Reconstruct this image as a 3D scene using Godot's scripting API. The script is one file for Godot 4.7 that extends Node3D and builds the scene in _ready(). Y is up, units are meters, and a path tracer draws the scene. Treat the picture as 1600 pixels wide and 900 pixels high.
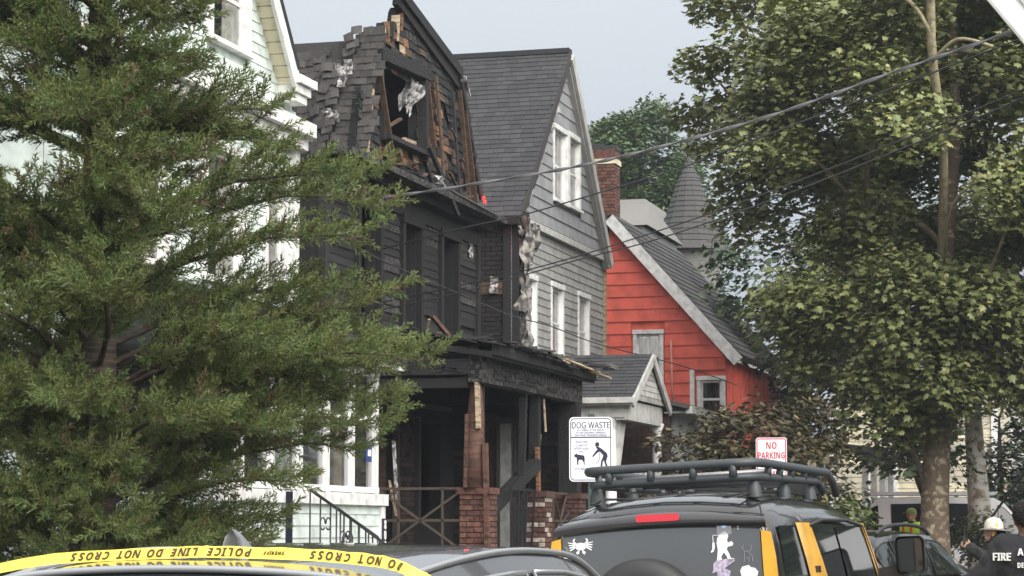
extends Node3D
# A burnt row house behind parked cars, an overcast afternoon.
# World axes: the street runs along -z, the house fronts face +x; the camera looks 15.8 degrees left of the street.

const FRONT := -11.36        # x of the house fronts
var rng := RandomNumberGenerator.new()
var counts := {}
var unit_box: BoxMesh
var M := {}
var T := {}

# ---------------------------------------------------------------- geometry
class Geo:
	var st := SurfaceTool.new()
	func _init() -> void:
		st.begin(Mesh.PRIMITIVE_TRIANGLES)
	func smooth(on: bool) -> void:
		st.set_smooth_group(0 if on else -1)
	func tri(a: Vector3, b: Vector3, c: Vector3) -> void:
		st.add_vertex(a); st.add_vertex(b); st.add_vertex(c)
	func quad(a: Vector3, b: Vector3, c: Vector3, d: Vector3) -> void:
		tri(a, b, c); tri(a, c, d)
	func hexa(p: Array) -> void:      # bottom 0..3 counter-clockwise from above, top 4..7
		quad(p[0], p[1], p[2], p[3]); quad(p[7], p[6], p[5], p[4])
		quad(p[1], p[0], p[4], p[5]); quad(p[2], p[1], p[5], p[6])
		quad(p[3], p[2], p[6], p[7]); quad(p[0], p[3], p[7], p[4])
	func box(c: Vector3, s: Vector3, b := Basis()) -> void:
		smooth(false)
		var x: Vector3 = b.x * s.x * .5
		var y: Vector3 = b.y * s.y * .5
		var z: Vector3 = b.z * s.z * .5
		hexa([c - x - y + z, c + x - y + z, c + x - y - z, c - x - y - z, c - x + y + z, c + x + y + z, c + x + y - z, c - x + y - z])
	func bar(a: Vector3, b: Vector3, w: float, h: float, up := Vector3.UP) -> void:
		var d := (b - a).normalized()
		if absf(d.dot(up)) > .98: up = Vector3.RIGHT
		var s := d.cross(up).normalized()
		var u := s.cross(d)
		box((a + b) * .5, Vector3(w, h, a.distance_to(b)), Basis(s, u, -d))
	func tube(pts: Array, rad, n := 8, caps := true) -> void:
		smooth(true)
		var rings := []
		var side := Vector3.ZERO
		for i in pts.size():
			var p: Vector3 = pts[i]
			var d: Vector3
			if i == 0: d = pts[1] - p
			elif i == pts.size() - 1: d = p - pts[i - 1]
			else: d = (pts[i + 1] - p).normalized() + (p - pts[i - 1]).normalized()
			d = d.normalized()
			if side == Vector3.ZERO:
				side = d.cross(Vector3.UP if absf(d.y) < .9 else Vector3.RIGHT).normalized()
			else:
				side = (side - d * side.dot(d)).normalized()
			var v := d.cross(side)
			var r: float = rad[i] if rad is Array else rad
			var ring := PackedVector3Array()
			for k in n:
				var t := TAU * k / n
				ring.append(p + (side * cos(t) + v * sin(t)) * r)
			rings.append(ring)
		for i in rings.size() - 1:
			for k in n:
				var k2 := (k + 1) % n
				quad(rings[i][k], rings[i][k2], rings[i + 1][k2], rings[i + 1][k])
		if caps:
			for e in [0, rings.size() - 1]:
				for k in n:
					var k2 := (k + 1) % n
					if e == 0: tri(pts[0], rings[e][k2], rings[e][k])
					else: tri(pts[e], rings[e][k], rings[e][k2])
	func lathe(prof: Array, c: Vector3, n := 16, b := Basis()) -> void:   # prof: Vector2(radius, height)
		smooth(true)
		for i in prof.size() - 1:
			for k in n:
				var a0 := TAU * k / n
				var a1 := TAU * (k + 1) / n
				var f := func(q: Vector2, t: float) -> Vector3: return c + b * Vector3(cos(t) * q.x, q.y, sin(t) * q.x)
				quad(f.call(prof[i], a0), f.call(prof[i], a1), f.call(prof[i + 1], a1), f.call(prof[i + 1], a0))
	func loft(rows: Array, sm := true) -> void:
		smooth(sm)
		for i in rows.size() - 1:
			for k in rows[i].size() - 1:
				quad(rows[i][k], rows[i][k + 1], rows[i + 1][k + 1], rows[i + 1][k])
	func slab(poly: PackedVector2Array, o: Vector3, u: Vector3, v: Vector3, depth: float) -> void:   # a polygon with thickness
		smooth(false)
		var n := u.cross(v).normalized() * depth
		var idx := Geometry2D.triangulate_polygon(poly)
		for i in range(0, idx.size(), 3):
			var a := o + u * poly[idx[i]].x + v * poly[idx[i]].y
			var b := o + u * poly[idx[i + 1]].x + v * poly[idx[i + 1]].y
			var c := o + u * poly[idx[i + 2]].x + v * poly[idx[i + 2]].y
			tri(a + n, c + n, b + n); tri(a, b, c)
		for i in poly.size():
			var j := (i + 1) % poly.size()
			var a := o + u * poly[i].x + v * poly[i].y
			var b := o + u * poly[j].x + v * poly[j].y
			quad(a, b, b + n, a + n)
	func done() -> ArrayMesh:
		st.generate_normals()
		return st.commit()

func V(x: float, y: float, z: float) -> Vector3:
	return Vector3(x, y, z)

# ---------------------------------------------------------------- nodes
func numbered(parent: Node, called: String) -> String:
	var key := "%d/%s" % [parent.get_instance_id(), called]
	var n: int = counts.get(key, 0)
	counts[key] = n + 1
	return called if n == 0 else "%s_%03d" % [called, n]

func thing(called: String, label: String, category: String, at := Vector3.ZERO, group := "") -> Node3D:
	var o := Node3D.new()
	o.name = numbered(self, called)
	add_child(o)
	o.position = at
	tag(o, label, category, group)
	return o

func tag(o: Node, label: String, category: String, group := "") -> void:
	o.set_meta("label", label)
	o.set_meta("category", category)
	if group != "": o.set_meta("group", group)

func part(parent: Node, called: String, mesh: Mesh, m: Material, xf := Transform3D()) -> MeshInstance3D:
	var o := MeshInstance3D.new()
	o.name = numbered(parent, called)
	o.mesh = mesh
	o.material_override = m
	o.transform = xf
	o.cast_shadow = GeometryInstance3D.SHADOW_CASTING_SETTING_ON
	parent.add_child(o, true)
	return o

func geo(parent: Node, called: String, g: Geo, m: Material) -> MeshInstance3D:
	return part(parent, called, g.done(), m)

func bx(parent: Node, called: String, m: Material, c: Vector3, s: Vector3, b := Basis()) -> MeshInstance3D:
	return part(parent, called, unit_box, m, Transform3D(Basis(b.x * s.x, b.y * s.y, b.z * s.z), c))

func bars(parent: Node, called: String, m: Material, a: Vector3, b: Vector3, w: float, h: float) -> MeshInstance3D:
	var g := Geo.new(); g.bar(a, b, w, h); return geo(parent, called, g, m)

func setting(called: String, g: Geo, m: Material) -> MeshInstance3D:
	var o := geo(self, called, g, m)
	o.set_meta("kind", "structure")
	return o

func stuff(o: Node) -> Node:
	o.set_meta("kind", "stuff"); return o

func pick(a: Array):
	return a[rng.randi() % a.size()]

# Many alike pieces: list of [Transform3D, Mesh, Material]; the first `most` become parts, the rest one joined part.
func pieces(parent: Node, called: String, list: Array, most := 290) -> void:
	var rest := {}
	for i in list.size():
		var e: Array = list[i]
		if i < most:
			part(parent, called, e[1], e[2], e[0])
		else:
			if not rest.has(e[2]):
				var s := SurfaceTool.new(); s.begin(Mesh.PRIMITIVE_TRIANGLES); rest[e[2]] = s
			rest[e[2]].append_from(e[1], 0, e[0])
	for m in rest:
		var o := part(parent, "far_" + called + "_rows", rest[m].commit(), m)
		stuff(o)

# ---------------------------------------------------------------- materials
func lin(r: float, g: float, b: float) -> Color:
	return Color(r, g, b).linear_to_srgb()

func noise_map(size: int, freq: float, oct: int, seed_: int, kind := FastNoiseLite.TYPE_SIMPLEX_SMOOTH, sx := 1.0) -> Image:
	var n := FastNoiseLite.new()
	n.noise_type = kind; n.frequency = freq; n.fractal_octaves = oct; n.seed = seed_
	if kind == FastNoiseLite.TYPE_CELLULAR:
		n.cellular_return_type = FastNoiseLite.RETURN_CELL_VALUE
	var im: Image
	if sx == 1.0:
		im = n.get_seamless_image(size, size)
	else:
		im = n.get_seamless_image(int(size / sx), size)
		im.resize(size, size, Image.INTERPOLATE_CUBIC)
	return im

func ramp(im: Image, stops: Array) -> ImageTexture:      # stops: [[pos, Color(srgb)], ...]
	var grad := Gradient.new()
	grad.offsets = PackedFloat32Array(stops.map(func(s): return s[0]))
	grad.colors = PackedColorArray(stops.map(func(s): return s[1]))
	var lut := PackedByteArray()
	for i in 256:
		var c := grad.sample(i / 255.0)
		lut.append(int(c.r * 255)); lut.append(int(c.g * 255)); lut.append(int(c.b * 255))
	im.convert(Image.FORMAT_L8)
	var d := im.get_data()
	var out := PackedByteArray(); out.resize(d.size() * 3)
	for i in d.size():
		var v := d[i] * 3
		out[i * 3] = lut[v]; out[i * 3 + 1] = lut[v + 1]; out[i * 3 + 2] = lut[v + 2]
	var r := Image.create_from_data(im.get_width(), im.get_height(), false, Image.FORMAT_RGB8, out)
	return ImageTexture.create_from_image(r)

func grey(a: float) -> Color:
	return Color(a, a, a)

func bumps(im: Image, amount: float) -> ImageTexture:
	var c: Image = im.duplicate()
	c.convert(Image.FORMAT_L8)
	c.bump_map_to_normal_map(amount)
	return ImageTexture.create_from_image(c)

func make_textures() -> void:
	var soft := noise_map(256, .012, 4, 3)
	var fine := noise_map(256, .09, 4, 5)
	var streak := noise_map(256, .03, 5, 9, FastNoiseLite.TYPE_SIMPLEX_SMOOTH, 6.0)
	var cells := noise_map(256, .05, 3, 12, FastNoiseLite.TYPE_CELLULAR)
	var patch := noise_map(512, .016, 4, 31)
	T.soft = ramp(soft.duplicate(), [[0, grey(.78)], [.5, grey(.93)], [1, grey(1)]])
	T.fine = ramp(fine.duplicate(), [[0, grey(.62)], [.5, grey(.86)], [1, grey(1)]])
	T.dirty = ramp(soft.duplicate(), [[0, grey(.45)], [.35, grey(.8)], [.7, grey(.95)], [1, grey(1)]])
	T.streak = ramp(streak.duplicate(), [[0, grey(.5)], [.45, grey(.85)], [1, grey(1)]])
	T.char = ramp(fine.duplicate(), [[0, grey(.3)], [.4, grey(.6)], [.62, grey(.8)], [1, grey(1)]])
	T.soot = ramp(patch.duplicate(), [[0, Color(.16, .16, .17)], [.42, Color(.3, .3, .31)], [.55, Color(.75, .74, .73)], [1, Color(1, 1, 1)]])
	T.bark = ramp(patch.duplicate(), [[0, lin(.42, .38, .28)], [.2, lin(.34, .29, .2)], [.26, lin(.17, .125, .085)], [.5, lin(.12, .088, .06)], [.72, lin(.165, .12, .08)], [.77, lin(.36, .31, .22)], [1, lin(.46, .42, .32)]])
	T.palebark = ramp(patch.duplicate(), [[0, lin(.17, .12, .08)], [.36, lin(.16, .12, .085)], [.42, lin(.4, .39, .35)], [1, lin(.48, .47, .44)]])
	T.n_fine = bumps(fine, 3.0)
	T.n_soft = bumps(soft, 4.0)
	T.n_streak = bumps(streak, 5.0)
	T.n_cells = bumps(cells, 4.0)

func mat(called: String, c: Color, rough := .8, tex := "", scale := 1.0, nrm := "", nscale := 1.0, metal := 0.0) -> StandardMaterial3D:
	var m := StandardMaterial3D.new()
	m.albedo_color = c
	m.roughness = rough
	m.metallic = metal
	m.cull_mode = BaseMaterial3D.CULL_DISABLED
	if tex != "": m.albedo_texture = T[tex]
	if nrm != "":
		m.normal_enabled = true
		m.normal_texture = T[nrm]
		m.normal_scale = nscale
	if tex != "" or nrm != "":
		m.uv1_triplanar = true
		m.uv1_world_triplanar = true
		m.uv1_scale = Vector3.ONE * scale
	M[called] = m
	return m

func glass(called: String, c: Color, alpha: float) -> StandardMaterial3D:
	var m := StandardMaterial3D.new()
	m.albedo_color = Color(c.r, c.g, c.b, alpha)
	m.transparency = BaseMaterial3D.TRANSPARENCY_ALPHA
	m.roughness = .03
	m.cull_mode = BaseMaterial3D.CULL_DISABLED
	M[called] = m
	return m

func leafy(called: String, rough := .6, back := .3) -> StandardMaterial3D:
	var m := StandardMaterial3D.new()
	m.vertex_color_use_as_albedo = true
	m.roughness = rough
	m.cull_mode = BaseMaterial3D.CULL_DISABLED
	if back > 0.0:
		m.backlight_enabled = true
		m.backlight = Color(back, back, back * .6)
	M[called] = m
	return m

func make_materials() -> void:
	mat("asphalt", lin(.05, .05, .052), .9, "fine", 1.3, "n_fine", .6)
	mat("concrete", lin(.33, .32, .3), .9, "dirty", .5, "n_fine", .4)
	mat("lawn", lin(.05, .08, .025), .95, "dirty", .4, "n_fine", 1.0)
	# mint house
	mat("mint", lin(.64, .72, .68), .6, "soft", .7)
	mat("mint_b", lin(.61, .69, .65), .6, "soft", .9)
	mat("mint_trim", lin(.74, .74, .72), .55, "soft", 1.1)
	mat("cream", lin(.66, .6, .43), .6, "soft", .8)
	mat("white", lin(.76, .76, .75), .5, "soft", 1.2)
	mat("black_iron", lin(.016, .017, .02), .45)
	# burnt house
	mat("char", lin(.0105, .0105, .012), .8, "char", 2.2, "n_fine", 1.4)
	mat("char_b", lin(.0145, .014, .015), .75, "char", 3.1, "n_streak", 1.2)
	mat("char_grey", lin(.025, .026, .029), .85, "char", 2.6, "n_fine", 1.2)
	mat("char_ash", lin(.075, .073, .072), .9, "soot", 1.1, "n_fine", 1.2)
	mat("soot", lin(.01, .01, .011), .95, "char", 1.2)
	mat("scorched", lin(.1, .058, .036), .85, "streak", 1.6, "n_streak", 1.0)
	mat("raw_wood", lin(.24, .115, .052), .8, "streak", 2.1, "n_streak", .8)
	mat("pale_wood", lin(.46, .36, .24), .8, "streak", 1.9, "n_streak", .7)
	mat("ash_shingle", lin(.066, .061, .059), .95, "fine", 2.4, "n_fine", 1.2)
	mat("ash_shingle_b", lin(.05, .047, .046), .95, "fine", 2.1, "n_fine", 1.2)
	mat("ash_shingle_c", lin(.088, .081, .077), .95, "fine", 2.8, "n_fine", 1.2)
	mat("wrap", lin(.6, .6, .6), .8, "soot", .9)
	mat("brown_post", lin(.11, .05, .034), .75, "streak", 1.3, "n_streak", .8)
	mat("brick", lin(.125, .05, .036), .9, "dirty", 2.0, "n_fine", .8)
	mat("brick_b", lin(.09, .039, .031), .9, "dirty", 2.4, "n_fine", .8)
	mat("brick_c", lin(.17, .074, .051), .9, "dirty", 1.7, "n_fine", .8)
	mat("brick_pale", lin(.42, .36, .3), .9, "dirty", 2.6, "n_fine", .8)
	mat("brick_char", lin(.026, .024, .022), .95, "char", 2.0, "n_fine", 1.2)
	mat("brick_char_b", lin(.02, .019, .018), .95, "char", 2.3, "n_fine", 1.2)
	mat("brick_dark", lin(.075, .04, .034), .9, "fine", 2.0, "n_fine", .8)
	mat("brick_dark_b", lin(.055, .03, .028), .9, "fine", 2.2, "n_fine", .8)
	mat("mortar", lin(.2, .18, .16), .95, "fine", 2.0)
	mat("mortar_dark", lin(.035, .03, .028), .95, "fine", 2.0)
	mat("rail_brown", lin(.085, .06, .045), .6, "fine", 3.0)
	# grey house
	mat("grey_side", lin(.33, .33, .315), .6, "soft", .7)
	mat("grey_side_b", lin(.3, .302, .293), .6, "soft", .8)
	mat("grey_gable", lin(.28, .284, .295), .6, "soft", .6)
	mat("grey_gable_b", lin(.255, .26, .272), .6, "soft", .9)
	mat("vinyl_melt", lin(.4, .39, .36), .6, "soot", .55)
	mat("slate_a", lin(.04, .041, .046), .9, "fine", 2.3, "n_fine", .9)
	mat("slate_b", lin(.032, .033, .038), .9, "fine", 2.6, "n_fine", .9)
	mat("slate_c", lin(.05, .051, .056), .9, "fine", 2.0, "n_fine", .9)
	mat("curtain", lin(.66, .64, .58), .9, "soft", 2.0)
	mat("curtain_tan", lin(.4, .34, .25), .9, "soft", 2.0)
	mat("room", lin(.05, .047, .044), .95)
	# red house
	mat("red_side", lin(.76, .125, .084), .6, "soft", .5)
	mat("red_side_b", lin(.7, .115, .077), .6, "soft", .8)
	mat("pale_grey_paint", lin(.46, .46, .44), .7, "soft", .9)
	mat("roof_far", lin(.19, .185, .175), .95, "fine", 1.4, "n_fine", .6)
	mat("roof_far_b", lin(.075, .074, .073), .95, "fine", 1.4, "n_fine", .6)
	mat("beige_side", lin(.5, .46, .36), .7, "soft", .6)
	mat("olive_side", lin(.13, .12, .09), .8, "soft", .6)
	# vehicles
	var p := mat("paint_black", lin(.012, .012, .013), .22)
	p.clearcoat_enabled = true; p.clearcoat = 1.0; p.clearcoat_roughness = .04
	p = mat("paint_graphite", lin(.06, .062, .066), .3, "", 1.0, "", 1.0, .35)
	p.clearcoat_enabled = true; p.clearcoat = 1.0; p.clearcoat_roughness = .03
	p = mat("paint_yellow", lin(.75, .4, .035), .35, "soft", 1.4)
	p.clearcoat_enabled = true; p.clearcoat = .6; p.clearcoat_roughness = .08
	p = mat("paint_white", lin(.72, .73, .74), .35)
	p.clearcoat_enabled = true; p.clearcoat = .6
	mat("chrome", lin(.6, .6, .6), .18, "", 1.0, "", 1.0, 1.0)
	mat("satin_trim", lin(.42, .43, .44), .35, "", 1.0, "", 1.0, .8)
	mat("rubber", lin(.017, .017, .018), .75)
	mat("plastic", lin(.028, .029, .031), .6, "fine", 4.0)
	mat("rack_paint", lin(.055, .064, .072), .5, "fine", 3.0)
	mat("car_glass", lin(.014, .017, .018), .03)
	mat("suv_glass", lin(.1, .106, .116), .07)  # pale base colour paints in the sky reflected by the rear glass
	mat("lens_red", lin(.42, .02, .03), .25)
	mat("reflector", lin(.5, .5, .5), .3, "", 1.0, "", 1.0, 1.0)
	mat("decal_white", lin(.78, .78, .78), .6)
	mat("decal_lilac", lin(.58, .5, .66), .6, "dirty", 9.0)
	mat("decal_clear", lin(.2, .21, .22), .5)
	mat("decal_blue", lin(.3, .5, .7), .5)
	# signs, tape
	mat("sign_white", lin(.7, .71, .76), .45)
	mat("sign_ink", lin(.018, .014, .035), .5)
	mat("sign_faint", lin(.26, .25, .33), .5)
	mat("sign_red", lin(.5, .04, .05), .5)
	mat("post_green", lin(.045, .085, .075), .5, "fine", 3.0)
	var tp := mat("tape", lin(.72, .58, .08), .4)
	tp.backlight_enabled = true; tp.backlight = Color(.25, .2, .02)
	mat("tape_ink", lin(.05, .03, .012), .5)
	mat("cable", lin(.03, .03, .033), .6)
	mat("cable_dull", lin(.12, .12, .125), .6)
	mat("cable_steel", lin(.3, .3, .31), .45, "fine", 3.0, "", 1.0, .5)
	# plants
	leafy("cedar_leaf", .65, .35)
	leafy("leaf", .5, .45)
	mat("wood_bark", lin(.075, .055, .04), .9, "streak", 1.6, "n_streak", 1.4)
	mat("sycamore_bark", Color(1, 1, 1), .85, "bark", .42, "n_soft", .6)
	mat("sycamore_pale", Color(1, 1, 1), .85, "palebark", .4, "n_soft", .6)
	mat("limb", lin(.15, .12, .075), .85, "dirty", 1.2)
	mat("limb_pale", lin(.3, .26, .16), .85, "dirty", 2.2, "n_soft", .8)
	# people
	mat("skin_tan", lin(.42, .24, .16), .5)
	mat("skin_brown", lin(.14, .075, .05), .5)
	mat("hair", lin(.01, .009, .008), .85, "fine", 14.0, "n_fine", .8)
	mat("shirt_black", lin(.014, .015, .019), .9, "fine", 6.0, "n_fine", .5)
	mat("coat", lin(.02, .019, .018), .85, "fine", 4.0, "n_fine", .8)
	mat("trousers", lin(.02, .021, .026), .9, "fine", 5.0)
	mat("helmet_white", lin(.75, .71, .58), .4, "soft", 5.0)
	mat("helmet_brim", lin(.16, .15, .13), .6)
	mat("vest_lime", lin(.5, .85, .05), .6)
	mat("vest_orange", lin(.85, .16, .03), .6)
	mat("strap", lin(.7, .45, .03), .6)
	mat("boot", lin(.015, .014, .013), .7)
	var e := mat("ember", lin(.6, .03, .015), .8)
	e.emission_enabled = true; e.emission = Color(1.0, .06, .05); e.emission_energy_multiplier = 3.0

# ---------------------------------------------------------------- walls, siding, roofs
func rect(a0: float, a1: float, y0: float, y1: float) -> PackedVector2Array:
	return PackedVector2Array([Vector2(a0, y0), Vector2(a1, y0), Vector2(a1, y1), Vector2(a0, y1)])

func cross_at(poly: PackedVector2Array, y: float) -> Array:
	var xs := []
	for i in poly.size():
		var p := poly[i]
		var q := poly[(i + 1) % poly.size()]
		if (p.y <= y) != (q.y <= y):
			xs.append(p.x + (q.x - p.x) * (y - p.y) / (q.y - p.y))
	xs.sort()
	return xs

func spans(poly: PackedVector2Array, holes: Array, y: float) -> Array:
	var xs := cross_at(poly, y)
	var out := []
	for i in range(0, xs.size() - 1, 2): out.append(Vector2(xs[i], xs[i + 1]))
	for h in holes:
		var hx := cross_at(h, y)
		for j in range(0, hx.size() - 1, 2):
			var nxt := []
			for s in out:
				if hx[j + 1] <= s.x or hx[j] >= s.y: nxt.append(s); continue
				if hx[j] > s.x + .01: nxt.append(Vector2(s.x, hx[j]))
				if hx[j + 1] < s.y - .01: nxt.append(Vector2(hx[j + 1], s.y))
			out = nxt
	return out

# a wall in the (a, y) plane of frame o, ua; its outer face looks along ua x up
func wall(parent: Node, called: String, m: Material, o: Vector3, ua: Vector3, poly: PackedVector2Array, holes := [], thick := .15, step := .25) -> MeshInstance3D:
	var n := ua.cross(Vector3.UP)
	var cuts := []
	for p in poly: cuts.append(p.y)
	for h in holes:
		for p in h: cuts.append(p.y)
	var lo: float = cuts.min()
	var hi: float = cuts.max()
	cuts = cuts.filter(func(c): return c >= lo and c <= hi)
	var y := lo + step
	while y < hi:
		cuts.append(y); y += step
	cuts.sort()
	var g := Geo.new()
	for i in cuts.size() - 1:
		var h: float = cuts[i + 1] - cuts[i]
		if h < .004: continue
		var mid: float = (cuts[i] + cuts[i + 1]) * .5
		for s in spans(poly, holes, mid):
			g.box(o + ua * (s.x + s.y) * .5 + Vector3.UP * mid - n * thick * .5, Vector3(s.y - s.x, h, thick), Basis(ua, Vector3.UP, n))
	return geo(parent, called, g, m)

func siding(parent: Node, called: String, mats: Array, o: Vector3, ua: Vector3, poly: PackedVector2Array, holes: Array, expo: float, tilt := .09, lose := 0.0, rough_ends := 0.0, most := 290) -> void:
	var n := ua.cross(Vector3.UP)
	var lo := poly[0].y
	var hi := poly[0].y
	for p in poly:
		lo = minf(lo, p.y); hi = maxf(hi, p.y)
	var list := []
	var y := lo
	while y < hi - expo * .4:
		for s in spans(poly, holes, y + expo * .5):
			var a: float = s.x
			while a < s.y - .02:
				var b := minf(s.y, a + rng.randf_range(2.2, 3.8))
				if s.y - b < .5: b = s.y
				if rng.randf() >= lose:
					var t := tilt + rng.randf_range(-.01, .01) + (rng.randf_range(-.06, .1) if rough_ends > 0.0 else 0.0)
					var up := (Vector3.UP - n * t).normalized()
					var roll := rng.randf_range(-rough_ends, rough_ends)
					var ax := (ua + Vector3.UP * roll).normalized()
					up = (up - ax * up.dot(ax)).normalized()
					var nn := ax.cross(up)
					var bas := Basis(ax * (b - a - .004), up * expo * 1.1, nn * .016)
					list.append([Transform3D(bas, o + ua * (a + b) * .5 + Vector3.UP * (y + expo * .53) + n * (.014 + expo * t * .5)), unit_box, pick(mats)])
				a = b
		y += expo
	pieces(parent, called, list, most)

# shingles over a sloping plane: o is the eave start, ua runs along the eave, uu up the slope
func shingles(parent: Node, called: String, mats: Array, o: Vector3, ua: Vector3, uu: Vector3, length: float, run: float, expo: float, tab: float, most := 290, ragged := 0.0, keep = null, mesh: Mesh = null, chooser = null) -> void:
	var n := ua.cross(uu).normalized()
	if n.y < 0: n = -n
	var list := []
	var rows := int(run / expo)
	var cols := int(length / tab)
	for r in rows:
		var shift := rng.randf() * tab
		for c in cols + 1:
			var a0 := maxf(0.0, c * tab - shift)
			var a1 := minf(length, (c + 1) * tab - shift)
			if a1 - a0 < .05: continue
			var p := Vector2((a0 + a1) * .5, (r + .5) * expo)
			if keep != null and not keep.call(p.x, p.y): continue
			var t := .055 + rng.randf() * .02 + rng.randf() * ragged
			var ax := (ua + uu * rng.randf_range(-.4, .4) * ragged).normalized()
			var up := (uu - n * t).normalized()
			up = (up - ax * up.dot(ax)).normalized()
			var nn := ax.cross(up)
			if nn.dot(n) < 0:
				ax = -ax; nn = -nn
			var jit := rng.randf_range(-.5, .5) * (.012 + ragged * .12)
			var h := expo * 1.12
			var bas := Basis(ax * (a1 - a0 - .006), up * h, nn * (.011 if mesh == null else 1.0))
			var mm: Material = chooser.call(p.x, p.y) if chooser != null else pick(mats)
			list.append([Transform3D(bas, o + ua * p.x + uu * (p.y + jit) + n * (.012 + h * t * .5)), unit_box if mesh == null else mesh, mm, (a0 + a1) * .5])
	pieces(parent, called, list, most)

# brick face: running bond over a rectangle (a0..a1, y0..y1)
func bricks(parent: Node, mats: Array, o: Vector3, ua: Vector3, a0: float, a1: float, y0: float, y1: float, most := 290, bl := .21, bh := .075, depth := .05) -> void:
	var n := ua.cross(Vector3.UP)
	var list := []
	var r := 0
	var y := y1 - bh
	while y > y0 - .01:
		var a := a0 - (bl * .5 if r % 2 else 0.0)
		while a < a1 - .02:
			var s := maxf(a, a0)
			var e := minf(a + bl, a1)
			if e - s > .03:
				var bas := Basis(ua * (e - s - .012), Vector3.UP * (bh - .012), n * depth)
				list.append([Transform3D(bas, o + ua * (s + e) * .5 + Vector3.UP * (y + bh * .5) + n * (rng.randf_range(-.003, .004) - depth * .5 + .012)), unit_box, pick(mats)])
			a += bl
		y -= bh; r += 1
	pieces(parent, "brick", list, most)

# a sash window with casing, two panes and curtains, in an opening of a wall
func sash_window(parent: Node, o: Vector3, ua: Vector3, a0: float, a1: float, y0: float, y1: float, mf: Material, curtains := 0, proud := .035, casing := .09) -> MeshInstance3D:
	var n := ua.cross(Vector3.UP)
	var bas := Basis(ua, Vector3.UP, n)
	var at := func(a: float, y: float, d: float) -> Vector3: return o + ua * a + Vector3.UP * y + n * d
	var g := Geo.new()
	var w := a1 - a0
	var h := y1 - y0
	g.box(at.call(a0 - casing * .5 + .01, (y0 + y1) * .5, proud * .5), V(casing, h - .004, proud + .05), bas)
	g.box(at.call(a1 + casing * .5 - .01, (y0 + y1) * .5, proud * .5), V(casing, h - .004, proud + .05), bas)
	g.box(at.call((a0 + a1) * .5, y1 + casing * .55, proud * .5 + .01), V(w + casing * 2.1, casing * 1.1, proud + .07), bas)
	g.box(at.call((a0 + a1) * .5, y0 - .03, proud * .5 + .02), V(w + casing * 2.1, .06, proud + .1), bas)
	var f := geo(parent, "window", g, mf)
	g = Geo.new()
	var mid := (y0 + y1) * .5
	for q in [[a0 + .03, mid, .045, h], [a1 - .03, mid, .045, h]]:
		g.box(at.call(q[0], q[1], -.03), V(q[2], q[3] - .01, .045), bas)
	for q in [y0 + .03, mid, y1 - .03]:
		g.box(at.call((a0 + a1) * .5, q, -.03), V(w - .11, .05, .04), bas)
	geo(f, "sash", g, mf)
	for k in 2:
		bx(f, "pane", M.pane, at.call((a0 + a1) * .5, y0 + h * (.27 + .47 * k), -.032), V(w - .11, h * .42, .006), bas)
	if curtains > 0:
		g = Geo.new()
		g.smooth(true)
		for side in ([0, 1] if curtains < 3 else [0]):
			var c0 := a0 + .02 if side == 0 else a1 - w * .36
			var cw := w * .34 if curtains < 3 else w - .04
			var rows := []
			for i in 2:
				var row := []
				for k in 13:
					row.append(at.call(c0 + cw * k / 12.0, y0 + .04 + (h - .06) * i, -.14 + .025 * sin(k * 2.1 + side)))
				rows.append(row)
			g.loft(rows)
		geo(f, "curtain", g, M.curtain if curtains != 2 else M.curtain_tan)
	return f

# crumpled sheet with thickness, in its own axes: x across, y up, z out
func crumple(w: float, h: float, amp: float, sd: int, nx := 8, ny := 10, taper := 0.0) -> ArrayMesh:
	var nz := FastNoiseLite.new()
	nz.seed = sd; nz.frequency = 2.2; nz.fractal_octaves = 3
	var g := Geo.new()
	for s in 2:
		var rows := []
		for j in ny + 1:
			var row := []
			for i in nx + 1:
				var u := float(i) / nx - .5
				var v := float(j) / ny - .5
				var e := nz.get_noise_2d(j * .31 + 40, sd) * .25
				var x := u * w * (1.0 - taper * (.5 - v)) + e * w * .5
				var d := nz.get_noise_2d(x * 1.6 + sd, v * h * 1.6) * amp + absf(nz.get_noise_2d(x * 4.0, v * h * 4.0 + sd)) * amp * .6
				row.append(V(x, v * h + nz.get_noise_2d(i * .7, sd + j * .1) * h * .05, d + s * .004))
			rows.append(row)
		g.loft(rows, false)
	return g.done()

# hanging sheet in soft vertical folds with a ragged lower edge
func drape(w: float, h: float, amp: float, sd: int) -> ArrayMesh:
	var nz := FastNoiseLite.new()
	nz.seed = sd; nz.frequency = 1.0; nz.fractal_octaves = 2
	var g := Geo.new()
	for s in 2:
		var rows := []
		for j in 15:
			var row := []
			var v := j / 14.0
			for i in 15:
				var u := i / 14.0
				var hang := 1.0 + .25 * nz.get_noise_2d(u * 5.0, sd * 3.0)
				var x := (u - .5) * w * (1.0 - .3 * v) + .12 * w * nz.get_noise_2d(v * 2.0, 7.0)
				var d := amp * nz.get_noise_2d(u * w * 9.0, v * h * 1.3 + sd) + amp * .5 * v * nz.get_noise_2d(u * w * 3.0, v * h * 3.0 + 9.0)
				row.append(V(x, h * .5 - v * h * hang, d + s * .004))
			rows.append(row)
		g.loft(rows)
	return g.done()

func plank(parent: Node, called: String, m: Material, a: Vector3, b: Vector3, w: float, t: float) -> void:
	bars(parent, called, m, a, b, w, t)

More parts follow.
